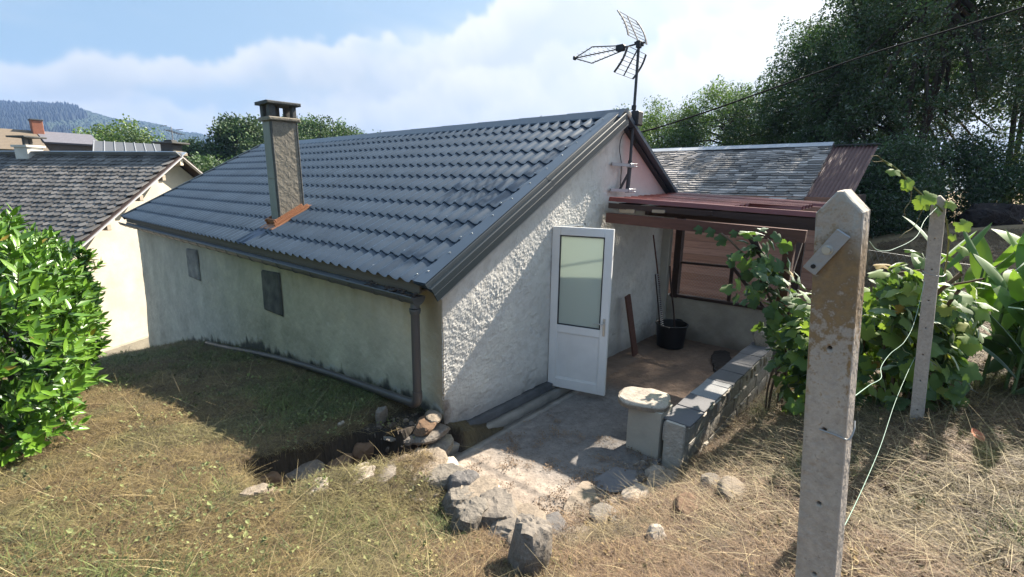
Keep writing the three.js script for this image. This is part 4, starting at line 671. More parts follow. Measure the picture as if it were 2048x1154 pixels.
// ------------------------------------------------------------------ barn with the stone-slate roof
{
  const t = thing('stone_roof_barn', 'old barn behind the lean-to with an uneven stone-slate roof and brown plank front', 'barn', [9.6, 0, -1]);
  const ex = -.35, ey = 2.2, rx = 2.8, ry = 3.72, zA = -6, zB = 2.24; // local, eave towards the camera
  const A = Math.atan2(ry - ey, rx - ex), ca = Math.cos(A), sa = Math.sin(A), len = (rx - ex) / ca;
  mesh('wall', box(5.4, 3.6, 8.2, 2.75, .35, -1.85, .02), mat(.2, .16, .12, { map: toneSpeck, bumpMap: bumpRough, bumpScale: .02 }), t);
  for (let i = 0; i < 20; i++) mesh('plank', box(.03, .162, 6.4, -.0 + .006 * (i % 2), -.83 + i * .168, -.35 + .0, .006), M.plankBrown[(i * 7) % 3], t, [0, 0, 0], [0, .002 * ((i * 5) % 3 - 1), 0]);
  mesh('roof_deck', bar([ex, ey - .05, (zA + zB) / 2], [rx, ry - .05, (zA + zB) / 2], zB - zA - .05, .06, [-sa, ca, 0]), M.darkWood, t);
  mesh('rear_roof', bar([rx, ry - .05, (zA + zB) / 2], [rx + 3.2, ey, (zA + zB) / 2], zB - zA, .06, [sa, ca, 0]), M.slate[1], t);
  const R = rng(64), list = [], rows = Math.floor(len / .14);
  for (let r = 0; r < rows; r++) { let z = zB - .02 * R(); const sl = r * .14; while (z > zA) { const w = .17 + .26 * R() * (1.15 - .4 * r / rows) + (R() < .05 ? .15 : 0); list.push({ s: sl + .03 * (R() - .5), z: z - w / 2, w, k: Math.floor(Math.pow(R(), 1.1) * 4), r, h: R(), q: R(), a: R() }); z -= w + .006; } }
  const vis = o => (o.z > -3.2 ? 0 : 100) + (o.s < .5 && o.z > 1.0 ? 60 : 0); list.sort((a, b) => (vis(a) - a.w * 10) - (vis(b) - b.w * 10));
  const vg = [0, 1, 2, 3, 4, 5].map(k => { const RR = rng(700 + k), s = new THREE.Shape(), j = () => .1 * (RR() - .5); s.moveTo(-.5, .9); s.lineTo(-.5 + j() * .4, .12 + j()); s.lineTo(-.36 + j(), j() * .5); s.lineTo(j() * 2, -.02 + j() * .6); s.lineTo(.36 + j(), j() * .5); s.lineTo(.5 + j() * .4, .12 + j()); s.lineTo(.5, .9); s.closePath(); return planarUV(new THREE.ExtrudeGeometry(s, { depth: 1, bevelEnabled: false })); });
  const roof = mesh('stone_slate_roof', box(.1, .02, .1, rx, ry - .12, -2), M.darkWood, t);
  const place = o => { const sag = .05 * N3(o.z * .5, o.s * .5, 2) - .05 * Math.sin((o.z + 3) * .6); const up = V(ca, sa, 0), ax = V(0, 0, 1), out = V().crossVectors(ax, up).negate(); const nOut = V(-sa, ca, 0); const m = new THREE.Matrix4().makeBasis(ax.clone().negate(), up, V().crossVectors(ax.clone().negate(), up)); const b = V(ex, ey, 0).addScaledVector(up, o.s).addScaledVector(nOut, .075 + sag * .6 + .012 * o.h); b.z = o.z; m.setPosition(b); m.multiply(new THREE.Matrix4().makeRotationFromEuler(new THREE.Euler(.11 + .12 * o.h, .05 * (o.q - .5), .10 * (o.a - .5)))); m.multiply(new THREE.Matrix4().makeScale(o.w, .29, .024 + .03 * o.q)); return m; };
  list.forEach((o, i) => { o.g = vg[i % 6]; o.m = place(o); });
  list.slice(0, 300).forEach(o => { const m = mesh('stone_slate', o.g, M.lauze[Math.min(3, o.k)], roof); o.m.decompose(m.position, m.quaternion, m.scale); });
  for (let k = 0; k < 4; k++) { const l = list.slice(300).filter(o => Math.min(3, o.k) === k).map(o => o.g.clone().applyMatrix4(o.m)); if (l.length) stuff(mesh('stone_slates', merge(l), M.lauze[k], roof)); }
  for (let i = 0; i < 6; i++) { const z = zB - .02 - i * 1.0; mesh('ridge_sheet', merge([bar([rx - .10, ry + .035, z], [rx - .10, ry + .03, z - 1.03], .24, .012, [-sa, ca, 0]), bar([rx + .10, ry + .035, z], [rx + .10, ry + .03, z - 1.03], .24, .012, [sa, ca, 0])]), mat(.5, .51, .54, { roughness: .5, map: toneMid }), t); }
  // red corrugated patch beyond the slates, and the low dark eave
  const cg = grid(130, 10, (u, v) => { const z = lerp(zB - .02, zB + .92, u), s = lerp(.35, len + .0, v), n = .02 + .018 * Math.cos(6.2832 * z / .08) + .01 * N3(z, s, 2); return [ex + s * ca - sa * n, ey + s * sa + ca * n - .05, z - .12 * (1 - v)]; }, null, p => [p[2], p[0]]);
  mesh('corrugated_sheet', cg, M.rustSheet, t);
  mesh('corrugated_ridge', bar([rx, ry + .0, zB], [rx, ry + .0, zB + .95], .2, .03, [0, 1, 0]), M.chimneyDark, t);
  mesh('side_wall', box(2.6, 3.2, .85, 1.75, .9, zB + .4, .02), M.darkWood, t);
  mesh('grey_sheet_roof', (() => { const g = grid(40, 8, (u, v) => { const z = lerp(-3.9, -2.95, u), s = lerp(.5, 1.2, v); return [rx - .5 + s * ca - .6, ry - .28 + s * sa * .9 + .03 * Math.cos(6.2832 * z / .19), z]; }, null, p => [p[0], p[2]]); return g; })(), mat(.34, .33, .31, { side: THREE.DoubleSide, map: toneMid }), t);
}
// ------------------------------------------------------------------ far houses on the left
{
  const t = thing('far_house', 'distant long house with a brown roof and red brick chimney', 'house', [1.5, -1, -37.5], .05);
  const roofM1 = mat(.2, .155, .11, { map: toneSpeck }), roofM2 = mat(.17, .165, .19, { map: toneSpeck });
  mesh('wall', box(13, 6.3, 3.6, -4.2, 2.4, 0, .02), mat(.16, .13, .11, { map: toneSpeck }), t);
  const sl = (x0, x1, m, ez, ey) => mesh('roof', merge([bar([(x0 + x1) / 2, ey, ez], [(x0 + x1) / 2, 6.25, 0], x1 - x0, .1, [0, 1, 0]), bar([(x0 + x1) / 2, 6.25, 0], [(x0 + x1) / 2, 5.4, -2.2], x1 - x0, .1, [0, 1, 0])]), m, t);
  sl(-11, -.2, roofM1, 3.2, 5.0); sl(-.16, 2.4, roofM2, 2.0, 5.55);
  const c = mesh('chimney', box(.5, .8, .6, -.1, 6.45, .3, .02), M.brick, t); mesh('chimney_cap', box(.58, .07, .68, -.1, 6.88, .3, .01), M.chimneyDark, c);
}
{
  const t = thing('metal_roof_shed', 'distant shed with a grey standing-seam metal roof', 'shed', [5.0, -.1, -32.5], -.2);
  mesh('wall', box(3.8, 4, 4, 0, 1.9, -1, .02), M.fibre, t);
  const m = mesh('roof', bar([0, 3.95, 1.3], [0, 4.85, -2.2], 3.9, .06, [0, 1, 0]), mat(.09, .095, .105, { roughness: .7 }), t);
  for (let i = 0; i < 9; i++) mesh('seam', bar([-1.9 + i * .475, 4.0, 1.3], [-1.9 + i * .475, 4.9, -2.2], .04, .05, [0, 1, 0]), mat(.26, .27, .29), m);
}
{
  const t = thing('tv_antenna', 'tiny television aerial showing above the roof ridge', 'antenna', [28.9, 5.9, -21.1], .86);
  mesh('mast', rod([0, -3, 0], [0, 1.9, 0], .035), M.antennaDark, t);
  const l = []; for (let i = 0; i < 7; i++) l.push(rod([-.45, 1.35 + .1 * i, 0], [.45, 1.37 + .1 * i, 0], .018)); l.push(rod([-.45, 1.3, 0], [-.45, 2, 0], .02), rod([.45, 1.3, 0], [.45, 2, 0], .02)); mesh('reflector', merge(l), M.antenna, t);
}
// ------------------------------------------------------------------ trees
const q4 = new THREE.Quaternion(), e4 = new THREE.Euler();
function leafClump(seed, n, r, len, wid) { // a spray of small pointed leaves
  const R = rng(seed), pos = [], nor = [];
  for (let i = 0; i < n; i++) {
    const c = V(R() * 2 - 1, R() * 2 - 1, R() * 2 - 1); if (c.length() > 1) c.multiplyScalar(.6); c.multiplyScalar(r);
    e4.set(R() * 6.3, R() * 6.3, R() * 6.3); q4.setFromEuler(e4);
    const L = len * (.7 + .6 * R()), W = wid * (.7 + .6 * R());
    const P = [V(0, -L / 2, 0), V(W / 2, 0, L * .08), V(0, L / 2, 0), V(-W / 2, 0, L * .08)].map(p => p.applyQuaternion(q4).add(c));
    const nn = P[1].clone().sub(P[0]).cross(P[2].clone().sub(P[0])).normalize();
    for (const k of [0, 1, 2, 0, 2, 3]) { pos.push(P[k].x, P[k].y, P[k].z); nor.push(nn.x, nn.y, nn.z); }
  }
  const g = new THREE.BufferGeometry(); g.setAttribute('position', new THREE.Float32BufferAttribute(pos, 3)); g.setAttribute('normal', new THREE.Float32BufferAttribute(nor, 3)); return g;
}
const CL = [leafClump(1, 26, .34, .13, .065), leafClump(2, 26, .34, .12, .07), leafClump(3, 30, .40, .12, .06)];
const CLs = [leafClump(5, 44, .55, .17, .11), leafClump(6, 44, .55, .16, .12)];
const LM = { dark: leafMat(.055, .105, .03, .4, .95), mid: leafMat(.07, .13, .032, .35, .9), light: leafMat(.12, .20, .04, .45, .9), far: leafMat(.055, .1, .034, .2, .95) };
function tree(name, label, group, seed, x, z, H, rad, o = {}) {
  const R = rng(seed), y0 = o.y0 ?? ground(x, z, false), t = thing(name, label, 'tree', [x, y0 - .1, z], 0, group), low = o.low ?? .25, m = o.mat ?? LM.mid, clumps = o.clumps ?? CL, dens = o.dens ?? 1;
  const br = [], tips = [], nT = o.trunks ?? 1, ls = o.lobes ?? 26;
  for (let k = 0; k < nT; k++) { const a = R() * 6.28, sp = nT > 1 ? rad * .25 : 0; const pts = [V(Math.cos(a) * sp * .3, 0, Math.sin(a) * sp * .3), V(Math.cos(a) * sp * .8 + .15 * (R() - .5), H * .35, Math.sin(a) * sp * .8), V(Math.cos(a) * sp * 1.3 + .5 * (R() - .5), H * .7, Math.sin(a) * sp * 1.3 + .5 * (R() - .5)), V(Math.cos(a) * sp * 1.7, H * .95, Math.sin(a) * sp * 1.7)];
    for (let i = 0; i < 3; i++) br.push(rod(pts[i], pts[i + 1], (o.tr ?? H * .018) * (1 - i * .28), (o.tr ?? H * .018) * (1 - (i + 1) * .28), 7)); tips.push(pts); }
  const mats = [];
  for (let i = 0; i < ls; i++) {
    const f = lerp(low, 1, (i + R()) / ls), prof = (o.cone ? Math.pow(1.02 - f, .85) * 1.25 : Math.sqrt(Math.max(.04, 1 - Math.pow((f - .55) / .52, 2)))), a = i * 2.4 + R(), rr = rad * prof * (.35 + .6 * Math.sqrt(R()));
    const top = H - (o.lr ?? rad * .36) * 1.25, c = V(Math.cos(a) * rr, top * f, Math.sin(a) * rr), tk = tips[i % nT], b = tk[1].clone().lerp(tk[3], clamp(f * .8 - .1));
    if (rr > rad * .25) { const mid = b.clone().lerp(c, .5).add(V(0, .08 * H * .3, 0)); br.push(rod(b, mid, H * .006, H * .0045, 5), rod(mid, c, H * .0045, H * .002, 5)); }
    const lr = (o.lr ?? rad * .36) * (.75 + .5 * R()) * (o.cone ? .55 + .6 * prof : 1), n = Math.round((o.n ?? 60) * dens);
    for (let k = 0; k < n; k++) {
      const d = V(R() * 2 - 1, R() * 2 - 1, R() * 2 - 1).normalize(), q = Math.pow(R(), .5) * lr; const p = c.clone().addScaledVector(d, q); p.y += .1 * lr; if (o.cone) p.y -= .25 * Math.hypot(p.x - c.x, p.z - c.z);
      e4.set(R() * 6, R() * 6, R() * 6); const s = (o.s ?? 1) * (.7 + .6 * R()); mats.push(new THREE.Matrix4().compose(p, q4.setFromEuler(e4), V(s, s * .8, s)));
    }
  }
  mesh('trunk', merge(br), M.bark, t);
  const col = mats.map(() => { const k = .72 + .56 * R(); return new THREE.Color(k * (1 + .15 * (R() - .5)), k, k * (1 - .2 * R())); });
  const hf = Math.ceil(mats.length / clumps.length); const cr = []; clumps.forEach((g, i) => cr.push([g, mats.slice(i * hf, (i + 1) * hf), col.slice(i * hf, (i + 1) * hf)]));
  cr.forEach(([g, a, c]) => inst('crown', g, m, a, c, t)); return t;
}
// the tall dark trees on the right
const bigs = [
  [24.6, -2.6, 8.8, 2.6, 'slim dark tree on the left end of the tall dark row', .12, 30], [22.8, -.9, 10.0, 2.5, 'dark tree with bare lower stems second from the left in the tall row', .22, 30], [21.4, .9, 10.8, 2.5, 'tall dark tree with thin stems over the rusty corrugated roof', .26, 30],
  [19.6, 2.4, 15.4, 2.8, 'tallest dark tree with forked grey stems right of the fence post', .26, 32], [22.0, 5.6, 12.6, 2.8, 'dark tall tree on the right leaning over the railing', .34, 34], [25.5, 8.4, 13.0, 3.2, 'tall dark tree at the right edge behind the railing', .25, 32], [28, 2.6, 13.2, 3.2, 'dark tree filling the gap behind the tallest one', .2, 22]];  // tallest tree made higher so that it shades the terrace floor
bigs.forEach(([x, z, H, r, l, low, n], i) => tree('deciduous_tree', l, 'tall dark trees on the right', 900 + i, x, z, H, r, { mat: LM.dark, trunks: 2 + (i % 2), lobes: 56, n, low, lr: .95, s: 1.0, tr: .10 }));
// understorey behind the barn
[[17.6, .2, 3.6, 1.7, 'dark bush directly behind the rusty corrugated roof'], [16.6, 1.9, 3.4, 1.6, 'dark bush under the tall trees right of the barn'], [19.6, 3.4, 3.6, 1.9, 'dark bush at the foot of the tallest tree'], [20.4, 6.6, 3.6, 1.9, 'lighter bush behind the railing at the right'], [22.0, -3.0, 4.4, 2.2, 'dark bush behind the middle of the stone-slate ridge'], [19.2, -1.6, 4.0, 1.9, 'dark bush behind the right end of the stone-slate ridge']].forEach(([x, z, H, r, l], i) => tree('bush', l, 'bushes under the tall trees', 940 + i, x, z, H, r, { mat: i === 3 ? LM.light : LM.dark, lobes: 20, n: 44, low: .05, lr: .75, s: .9, tr: .04 }));
// lighter trees beyond the aerial
[[22.2, -10.2, 9.2, 2.3, 'leafy light green tree just right of the aerial mast'], [24.6, -8.6, 9.8, 2.2, 'light green tree in the middle behind the aerial'], [25.8, -6.2, 10.2, 2.2, 'light green tree between the aerial and the tall dark trees'], [27.5, -4.8, 8.0, 2.4, 'shorter green tree filling in before the tall dark row']].forEach(([x, z, H, r, l], i) => tree('deciduous_tree', l, 'lighter trees behind the aerial', 960 + i, x, z, H, r, { mat: i === 3 ? LM.mid : LM.light, trunks: 2, lobes: 44, n: 42, low: .12, lr: .85, s: 1.0, tr: .08 }));
// trees beyond the roof ridge on the left
[[13.9, -38.6, 11.2, 2.9, LM.far, 'dark round tree left of the concrete chimney'], [21.0, -45.0, 12.6, 3.4, LM.mid, 'green tree just right of the concrete chimney'], [23.6, -43.0, 12.4, 3.9, LM.mid, 'broad green tree right of the chimney above the ridge'], [26.6, -41.8, 10.6, 2.6, LM.mid, 'smaller green tree sloping down to the ridge'], [7.4, -46, 10.4, 3.4, LM.light, 'pale green tree behind the far houses'], [4.8, -47, 8.6, 2.6, LM.light, 'low pale tree beside the distant brown house'], [9.2, -33, 7.2, 2.2, LM.mid, 'green tree behind the cream house chimney'], [9.8, -27.5, 6.4, 2.2, LM.light, 'bright green tree between the cream house and the long roof'], [12.2, -30, 6.6, 2.2, LM.mid, 'green bushy tree above the far end of the long roof'], [11.0, -40, 9.0, 2.6, LM.far, 'dark bushy tree left of the round tree'], [15.2, -34, 7.6, 2.2, LM.far, 'dark low tree behind the far end of the ridge']].forEach(([x, z, H, r, m, l], i) => tree('deciduous_tree', l, 'trees beyond the roof ridge', 980 + i, x, z, H, r, { mat: m, y0: -3, lobes: 26, n: 40, low: .2, lr: r * .40, s: 1.25, clumps: CLs, tr: .16 }));
tree('conifer_tree', 'small dark conifer tip showing above the roof ridge', 'small conifers above the ridge', 1001, 32.2, -48, 12.4, 1.9, { mat: LM.far, y0: -3.6, lobes: 40, n: 14, cone: true, low: .3, lr: .7, s: 1.2, clumps: CLs, tr: .14 });
tree('conifer_tree', 'tiny conifer tip to the right of the small conifer', 'small conifers above the ridge', 1002, 33.6, -46.4, 11.2, 1.2, { mat: LM.far, y0: -3.6, lobes: 26, n: 10, cone: true, low: .4, lr: .5, s: 1.0, clumps: CLs, tr: .1 });
// ------------------------------------------------------------------ far right: compost heap, railing
tag(mesh('brushwood_heap', rock(801, .95, .52, .62, 6, 14, .22), mat(.035, .022, .018, { map: toneSpeck, bumpMap: bumpRough, bumpScale: .08 }), scene, [16.7, 1.9, 4.7], [0, -.6, 0]), 'dark brown heap of brushwood on the dry ground at the right', 'heap');
{
  const t = thing('metal_railing', 'dark metal railing with thin bars at the far right', 'railing', [20.6, 1.85, 4.6], -.85);
  mesh('top_rail', bar([0, .72, 0], [2.6, .74, 0], .035, .035), M.antennaDark, t); mesh('bottom_rail', bar([0, .08, 0], [2.6, .08, 0], .03, .03), M.antennaDark, t);
  for (let i = 0; i <= 14; i++) mesh('baluster', rod([i * .185, .0, 0], [i * .185, .73, 0], .011), M.antennaDark, t);
}
tag(mesh('stone_kerb', box(3.5, .16, .3, 0, 0, 0, .02), M.concrete, scene, [19.6, 1.84, 5.5], [0, -.7, 0]), 'pale stone kerb at the far right beside the heap', 'kerb');
// ------------------------------------------------------------------ leaves
function bladeGeo(n, len, width, bend, fold, taper = 1) { // long leaf along +y, midrib folded, tip drooping towards +z
  const pos = [], idx = [];
  for (let i = 0; i <= n; i++) { const t = i / n, w = width * Math.pow(Math.sin(Math.PI * Math.pow(lerp(.04, 1, t), taper)), .8) * (i === n ? 0.05 : 1), y = len * (t - bend * .25 * t * t), z = bend * len * t * t * .6; for (const s of [-1, -.5, 0, .5, 1]) pos.push(s * w / 2, y, z + fold * w * Math.abs(s)); }
  for (let i = 0; i < n; i++) for (let k = 0; k < 4; k++) { const a = i * 5 + k; idx.push(a, a + 1, a + 5, a + 1, a + 6, a + 5); }
  const g = new THREE.BufferGeometry(); g.setAttribute('position', new THREE.Float32BufferAttribute(pos, 3)); g.setIndex(idx); g.computeVertexNormals(); return g;
}
function vineLeaf(seed) { // lobed and toothed, lying in x-y with the stalk at the origin, normal +z
  const R = rng(seed), n = 44, pos = [0, .30, .05], idx = [];
  for (let i = 0; i <= n; i++) {
    const a = i / n * 2 * Math.PI, th = a - Math.PI / 2; // starts at the stalk, below
    const lob = .42 + .062 * Math.cos(5 * (a - Math.PI)) + .03 * Math.cos(a - Math.PI), notch = -.20 * Math.exp(-Math.pow(Math.min(a, 2 * Math.PI - a) / .26, 2)), tooth = (i % 2 ? .032 : -.018) * (.7 + .6 * R());
    const r = (lob + notch + tooth) * 1.05, x = r * Math.cos(th) * 1.02, y = .36 + r * Math.sin(th); pos.push(x, y, -.11 * r * r * 3 + .03 * Math.sin(3 * a + seed) - .06 * Math.abs(x));
  }
  for (let i = 1; i <= n; i++) idx.push(0, i, i + 1);
  const g = new THREE.BufferGeometry(); g.setAttribute('position', new THREE.Float32BufferAttribute(pos, 3)); g.setIndex(idx); g.computeVertexNormals(); return g;
}
// leaves: [{m, g, mat}]; the ones that look largest are meshes, the rest one instanced part for each shape and tone
function putLeaves(parent, name, list, geos, mats, most = 300) {
  parent.updateMatrixWorld(true); const w = V();
  const fwd = V(.7425, -.2114, -.6356);
  list.forEach(o => { w.setFromMatrixPosition(o.m).applyMatrix4(parent.matrixWorld).sub(CAM); const d = w.length(), c = w.dot(fwd) / d; o.key = (c > .62 ? o.s / d : 0) * (o.out ?? 1); }); list.sort((a, b) => b.key - a.key);
  list.slice(0, most).forEach(o => { const m = mesh(name, geos[o.g], mats[o.k], parent); o.m.decompose(m.position, m.quaternion, m.scale); });
  for (let g = 0; g < geos.length; g++) for (let k = 0; k < mats.length; k++) { const a = list.slice(most).filter(o => o.g === g && o.k === k).map(o => o.m); if (a.length) inst('foliage', geos[g], mats[k], a, null, parent); }
}
const lookM = (p, n, up, s, roll = 0) => { const z = n.clone().normalize(), x = up.clone().cross(z).normalize(); if (x.lengthSq() < .1) x.set(1, 0, 0); const y = z.clone().cross(x); return new THREE.Matrix4().makeBasis(x, y, z).setPosition(p).multiply(new THREE.Matrix4().makeRotationZ(roll)).multiply(new THREE.Matrix4().makeScale(s, s, s)); };
// ------------------------------------------------------------------ laurel hedge on the left
{
  const t = thing('laurel_hedge', 'large glossy green laurel bush at the left edge', 'hedge', [-2.5, .3, -3.0]);
  const R = rng(2024), geos = [bladeGeo(5, .135, .048, .35, .16, .8), bladeGeo(5, .15, .052, .15, .2, .8), bladeGeo(5, .115, .042, .6, .12, .8)];
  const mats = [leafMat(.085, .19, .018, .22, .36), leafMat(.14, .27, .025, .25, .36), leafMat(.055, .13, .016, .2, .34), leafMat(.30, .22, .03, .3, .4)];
  const lobes = [[-.42, .75, .3, .72, .85, .72], [-.2, 1.15, .1, .6, .7, .7], [-.55, .9, .9, .8, 1.0, .8], [-.22, .35, -.5, .5, .6, .7], [.18, .85, -.85, .42, .6, .6], [.34, .5, -1.6, .40, .62, .6], [.44, 1.02, -2.0, .38, .5, .6], [.56, .5, -2.7, .34, .62, .6], [-.8, 1.3, .5, .7, .7, .7], [-.6, .3, .75, .55, .5, .6], [.16, .2, -1.2, .4, .5, .6], [-.6, 1.5, -.4, .6, .5, .8], [-.1, 1.5, -1.3, .34, .36, .5]];
  const list = [], stems = [], inside = (p, k) => lobes.some((l, i) => i !== k && ((p.x - l[0]) / l[3]) ** 2 + ((p.y - l[1]) / l[4]) ** 2 + ((p.z - l[2]) / l[5]) ** 2 < .62);
  lobes.forEach((l, k) => { const n = Math.round(430 * (l[3] * l[4] + l[4] * l[5] + l[3] * l[5]) / 2.2);
    for (let i = 0; i < n; i++) {
      const d = V(R() * 2 - 1, R() * 2 - 1, R() * 2 - 1).normalize(), q = 1 - .42 * Math.pow(R(), 1.6) + .10 * R(); const c = V(l[0] + d.x * l[3] * q, l[1] + d.y * l[4] * q, l[2] + d.z * l[5] * q); if (inside(c, k)) continue;
      const wy = c.y + .3 - ground(c.x - 2.5, c.z - 3.0, false) + 0; if (wy < .05) continue;
      const ax = d.clone().multiplyScalar(.8).add(V(0, .75, 0)).add(V(R() - .5, R() - .5, R() - .5).multiplyScalar(.7)).normalize(); // a shoot with leaves spiralling round it
      const nl = 7 + Math.floor(R() * 5), L = .11 + .09 * R(); stems.push([c, c.clone().addScaledVector(ax, L)]);
      const young = R(); for (let j = 0; j < nl; j++) { const f = j / nl, p = c.clone().addScaledVector(ax, L * f), a = j * 2.4 + R() * .5; const s1 = ax.clone().cross(V(.3, .5, .8)).normalize(), s2 = ax.clone().cross(s1); const out = s1.multiplyScalar(Math.cos(a)).add(s2.multiplyScalar(Math.sin(a))); const dir = ax.clone().multiplyScalar(.25 + .9 * f).add(out).normalize(), nrm = ax.clone().sub(dir.clone().multiplyScalar(ax.dot(dir))).normalize();
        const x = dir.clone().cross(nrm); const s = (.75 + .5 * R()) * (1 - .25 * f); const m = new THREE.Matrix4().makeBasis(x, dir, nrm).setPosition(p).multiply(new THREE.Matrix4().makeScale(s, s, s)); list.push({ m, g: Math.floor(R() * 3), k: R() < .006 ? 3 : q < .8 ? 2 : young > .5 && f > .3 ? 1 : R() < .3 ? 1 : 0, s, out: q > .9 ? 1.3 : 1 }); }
    } });
  mesh('stems', merge(stems.filter((_, i) => i % 2 === 0).map(([a, b]) => rod(a, b, .004, .003, 4))), M.bark, t);
  mesh('branches', merge(lobes.map(l => rod([l[0] * .3, -.4, l[2] * .8], [l[0], l[1], l[2]], .035, .012, 6))), M.bark, t);
  putLeaves(t, 'leaf', list, geos, mats);
}
// ------------------------------------------------------------------ grapevine along the fence and up the lean-to
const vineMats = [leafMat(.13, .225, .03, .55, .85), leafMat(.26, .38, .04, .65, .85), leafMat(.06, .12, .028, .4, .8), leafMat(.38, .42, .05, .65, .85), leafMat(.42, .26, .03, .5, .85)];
{
  const t = thing('grapevine', 'leafy grapevine climbing the wires by the posts and up to the lean-to', 'vine', [2.3, .9, 3.0]);
  const R = rng(99), geos = [0, 1, 2, 3].map(k => vineLeaf(k + 3)), list = [];
  // centre (world), radii, count
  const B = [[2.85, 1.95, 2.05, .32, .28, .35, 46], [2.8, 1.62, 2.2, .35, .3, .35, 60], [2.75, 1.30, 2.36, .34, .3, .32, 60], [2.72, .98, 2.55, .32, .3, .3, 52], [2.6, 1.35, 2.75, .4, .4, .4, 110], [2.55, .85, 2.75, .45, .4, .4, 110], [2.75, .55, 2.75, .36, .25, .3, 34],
    [2.4, 1.45, 3.1, .42, .42, .36, 120], [2.35, .95, 3.15, .45, .42, .36, 110], [2.0, 1.72, 3.25, .22, .3, .22, 60], [1.95, 2.0, 3.3, .14, .22, .14, 34], [2.15, 1.5, 3.5, .36, .36, .3, 100], [2.15, 1.15, 3.55, .4, .36, .3, 90], [2.0, 1.75, 3.62, .26, .2, .22, 40], [2.6, 1.6, 3.5, .45, .4, .35, 90], [2.9, 1.2, 3.2, .5, .5, .4, 100], [1.85, 1.35, 3.6, .22, .3, .2, 30], [3.3, .9, 2.6, .4, .5, .4, 70]];
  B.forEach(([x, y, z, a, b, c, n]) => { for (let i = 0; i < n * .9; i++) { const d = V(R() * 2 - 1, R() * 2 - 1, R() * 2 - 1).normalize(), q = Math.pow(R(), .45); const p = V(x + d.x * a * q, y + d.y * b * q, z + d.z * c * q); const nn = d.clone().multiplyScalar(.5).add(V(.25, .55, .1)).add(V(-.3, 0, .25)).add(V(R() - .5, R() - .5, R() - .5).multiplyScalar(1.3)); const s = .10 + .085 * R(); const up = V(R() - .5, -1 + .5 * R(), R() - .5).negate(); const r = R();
    list.push({ m: lookM(p.sub(t.position), nn, up, s, 3.14 + (R() - .5)), g: Math.floor(R() * 4), k: r < .012 ? 4 : r < .04 ? 3 : x > 2.65 && z < 2.6 ? (r < .35 ? 0 : 2) : r < .42 ? 1 : r < .75 ? 0 : 2, s }); } });  // clumps by the lean-to get darker leaves, roof shade put into their colour
  // hanging spray under the beam, and the tall shoot beside the post
  for (const [x, y, z, s, k] of [[3.0, 2.1, 1.28, .12, 2], [2.98, 2.08, 1.42, .13, 2], [2.96, 2.0, 1.55, .16, 2], [2.95, 2.09, 1.7, .1, 2], [2.95, 1.82, 1.72, .1, 2]]) list.push({ m: lookM(V(x, y, z).sub(t.position), V(-.8, .2, .5), V(0, 1, 0), s, 3.1 + k), g: 1, k, s });
  const sh = [[1.72, 2.05, 3.52], [1.66, 2.3, 3.50], [1.55, 2.48, 3.44], [1.41, 2.56, 3.35], [1.26, 2.65, 3.26], [1.14, 2.735, 3.19], [1.085, 2.775, 3.14], [1.04, 2.80, 3.10]].map(p => V(...p).sub(t.position));
  mesh('shoot', tube(sh, .005, 40, 6), mat(.16, .17, .05), t);
  for (const [x, y, z, s, r] of [[1.12, 2.745, 3.175, .085, 2.6], [1.20, 2.69, 3.225, .095, 3.6], [1.24, 2.665, 3.25, .085, 2.2], [1.36, 2.60, 3.315, .12, 3.9], [1.41, 2.565, 3.35, .11, 2.5], [1.56, 2.555, 3.46, .09, 3.2], [1.49, 2.50, 3.40, .08, 4.2], [1.66, 2.42, 3.53, .11, 3.8], [1.64, 2.33, 3.52, .06, 2.9], [1.70, 2.24, 3.56, .10, 4.0], [1.09, 2.78, 3.145, .04, 2.2]]) list.push({ m: lookM(V(x, y, z).sub(t.position), V(-.55 + .3 * Math.sin(x * 30), .45, .45 + .3 * Math.cos(y * 40)), V(0, 1, 0), s, r), g: Math.floor(R() * 4), k: s < .05 ? 3 : 1, s: s * 1.4 });
  for (const pts of [[[1.26, 2.65, 3.26], [1.27, 2.55, 3.27], [1.22, 2.49, 3.25], [1.25, 2.45, 3.26]], [[1.4, 2.57, 3.35], [1.38, 2.46, 3.33], [1.36, 2.38, 3.31], [1.27, 2.34, 3.27], [1.24, 2.31, 3.25]], [[1.04, 2.8, 3.1], [1.01, 2.82, 3.08], [.97, 2.815, 3.05]], [[1.06, 2.79, 3.11], [1.02, 2.785, 3.07], [.99, 2.79, 3.06]]]) mesh('tendril', tube(pts.map(p => V(...p).sub(t.position)), .0022, 20, 5), mat(.2, .16, .07), t);
  const st = []; for (let i = 0; i < 24; i++) { const x = 2.0 + 1.2 * R(), z = lerp(3.6, 2.5, (x - 2) / 1.0) + .3 * (R() - .5), y = ground(x, z); st.push(tube([[x, y - .05, z], [x + .1 * (R() - .5), y + .35, z + .1 * (R() - .5)], [x + .3 * (R() - .5), y + .8 + .3 * R(), z + .3 * (R() - .5)], [x + .4 * (R() - .5), y + 1.0 + .4 * R(), z + .3 * (R() - .5)]].map(p => V(...p).sub(t.position)), .008 + .008 * R(), 14, 5)); }
  st.push(tube([[2.9, .3, 2.5], [2.85, 1.0, 2.4], [2.9, 1.6, 2.1], [2.93, 2.0, 1.75], [2.95, 2.1, 1.6]].map(p => V(...p).sub(t.position)), .012, 30, 6));
  mesh('stem', merge(st), mat(.11, .075, .045), t);
  putLeaves(t, 'leaf', list, geos, vineMats);
}
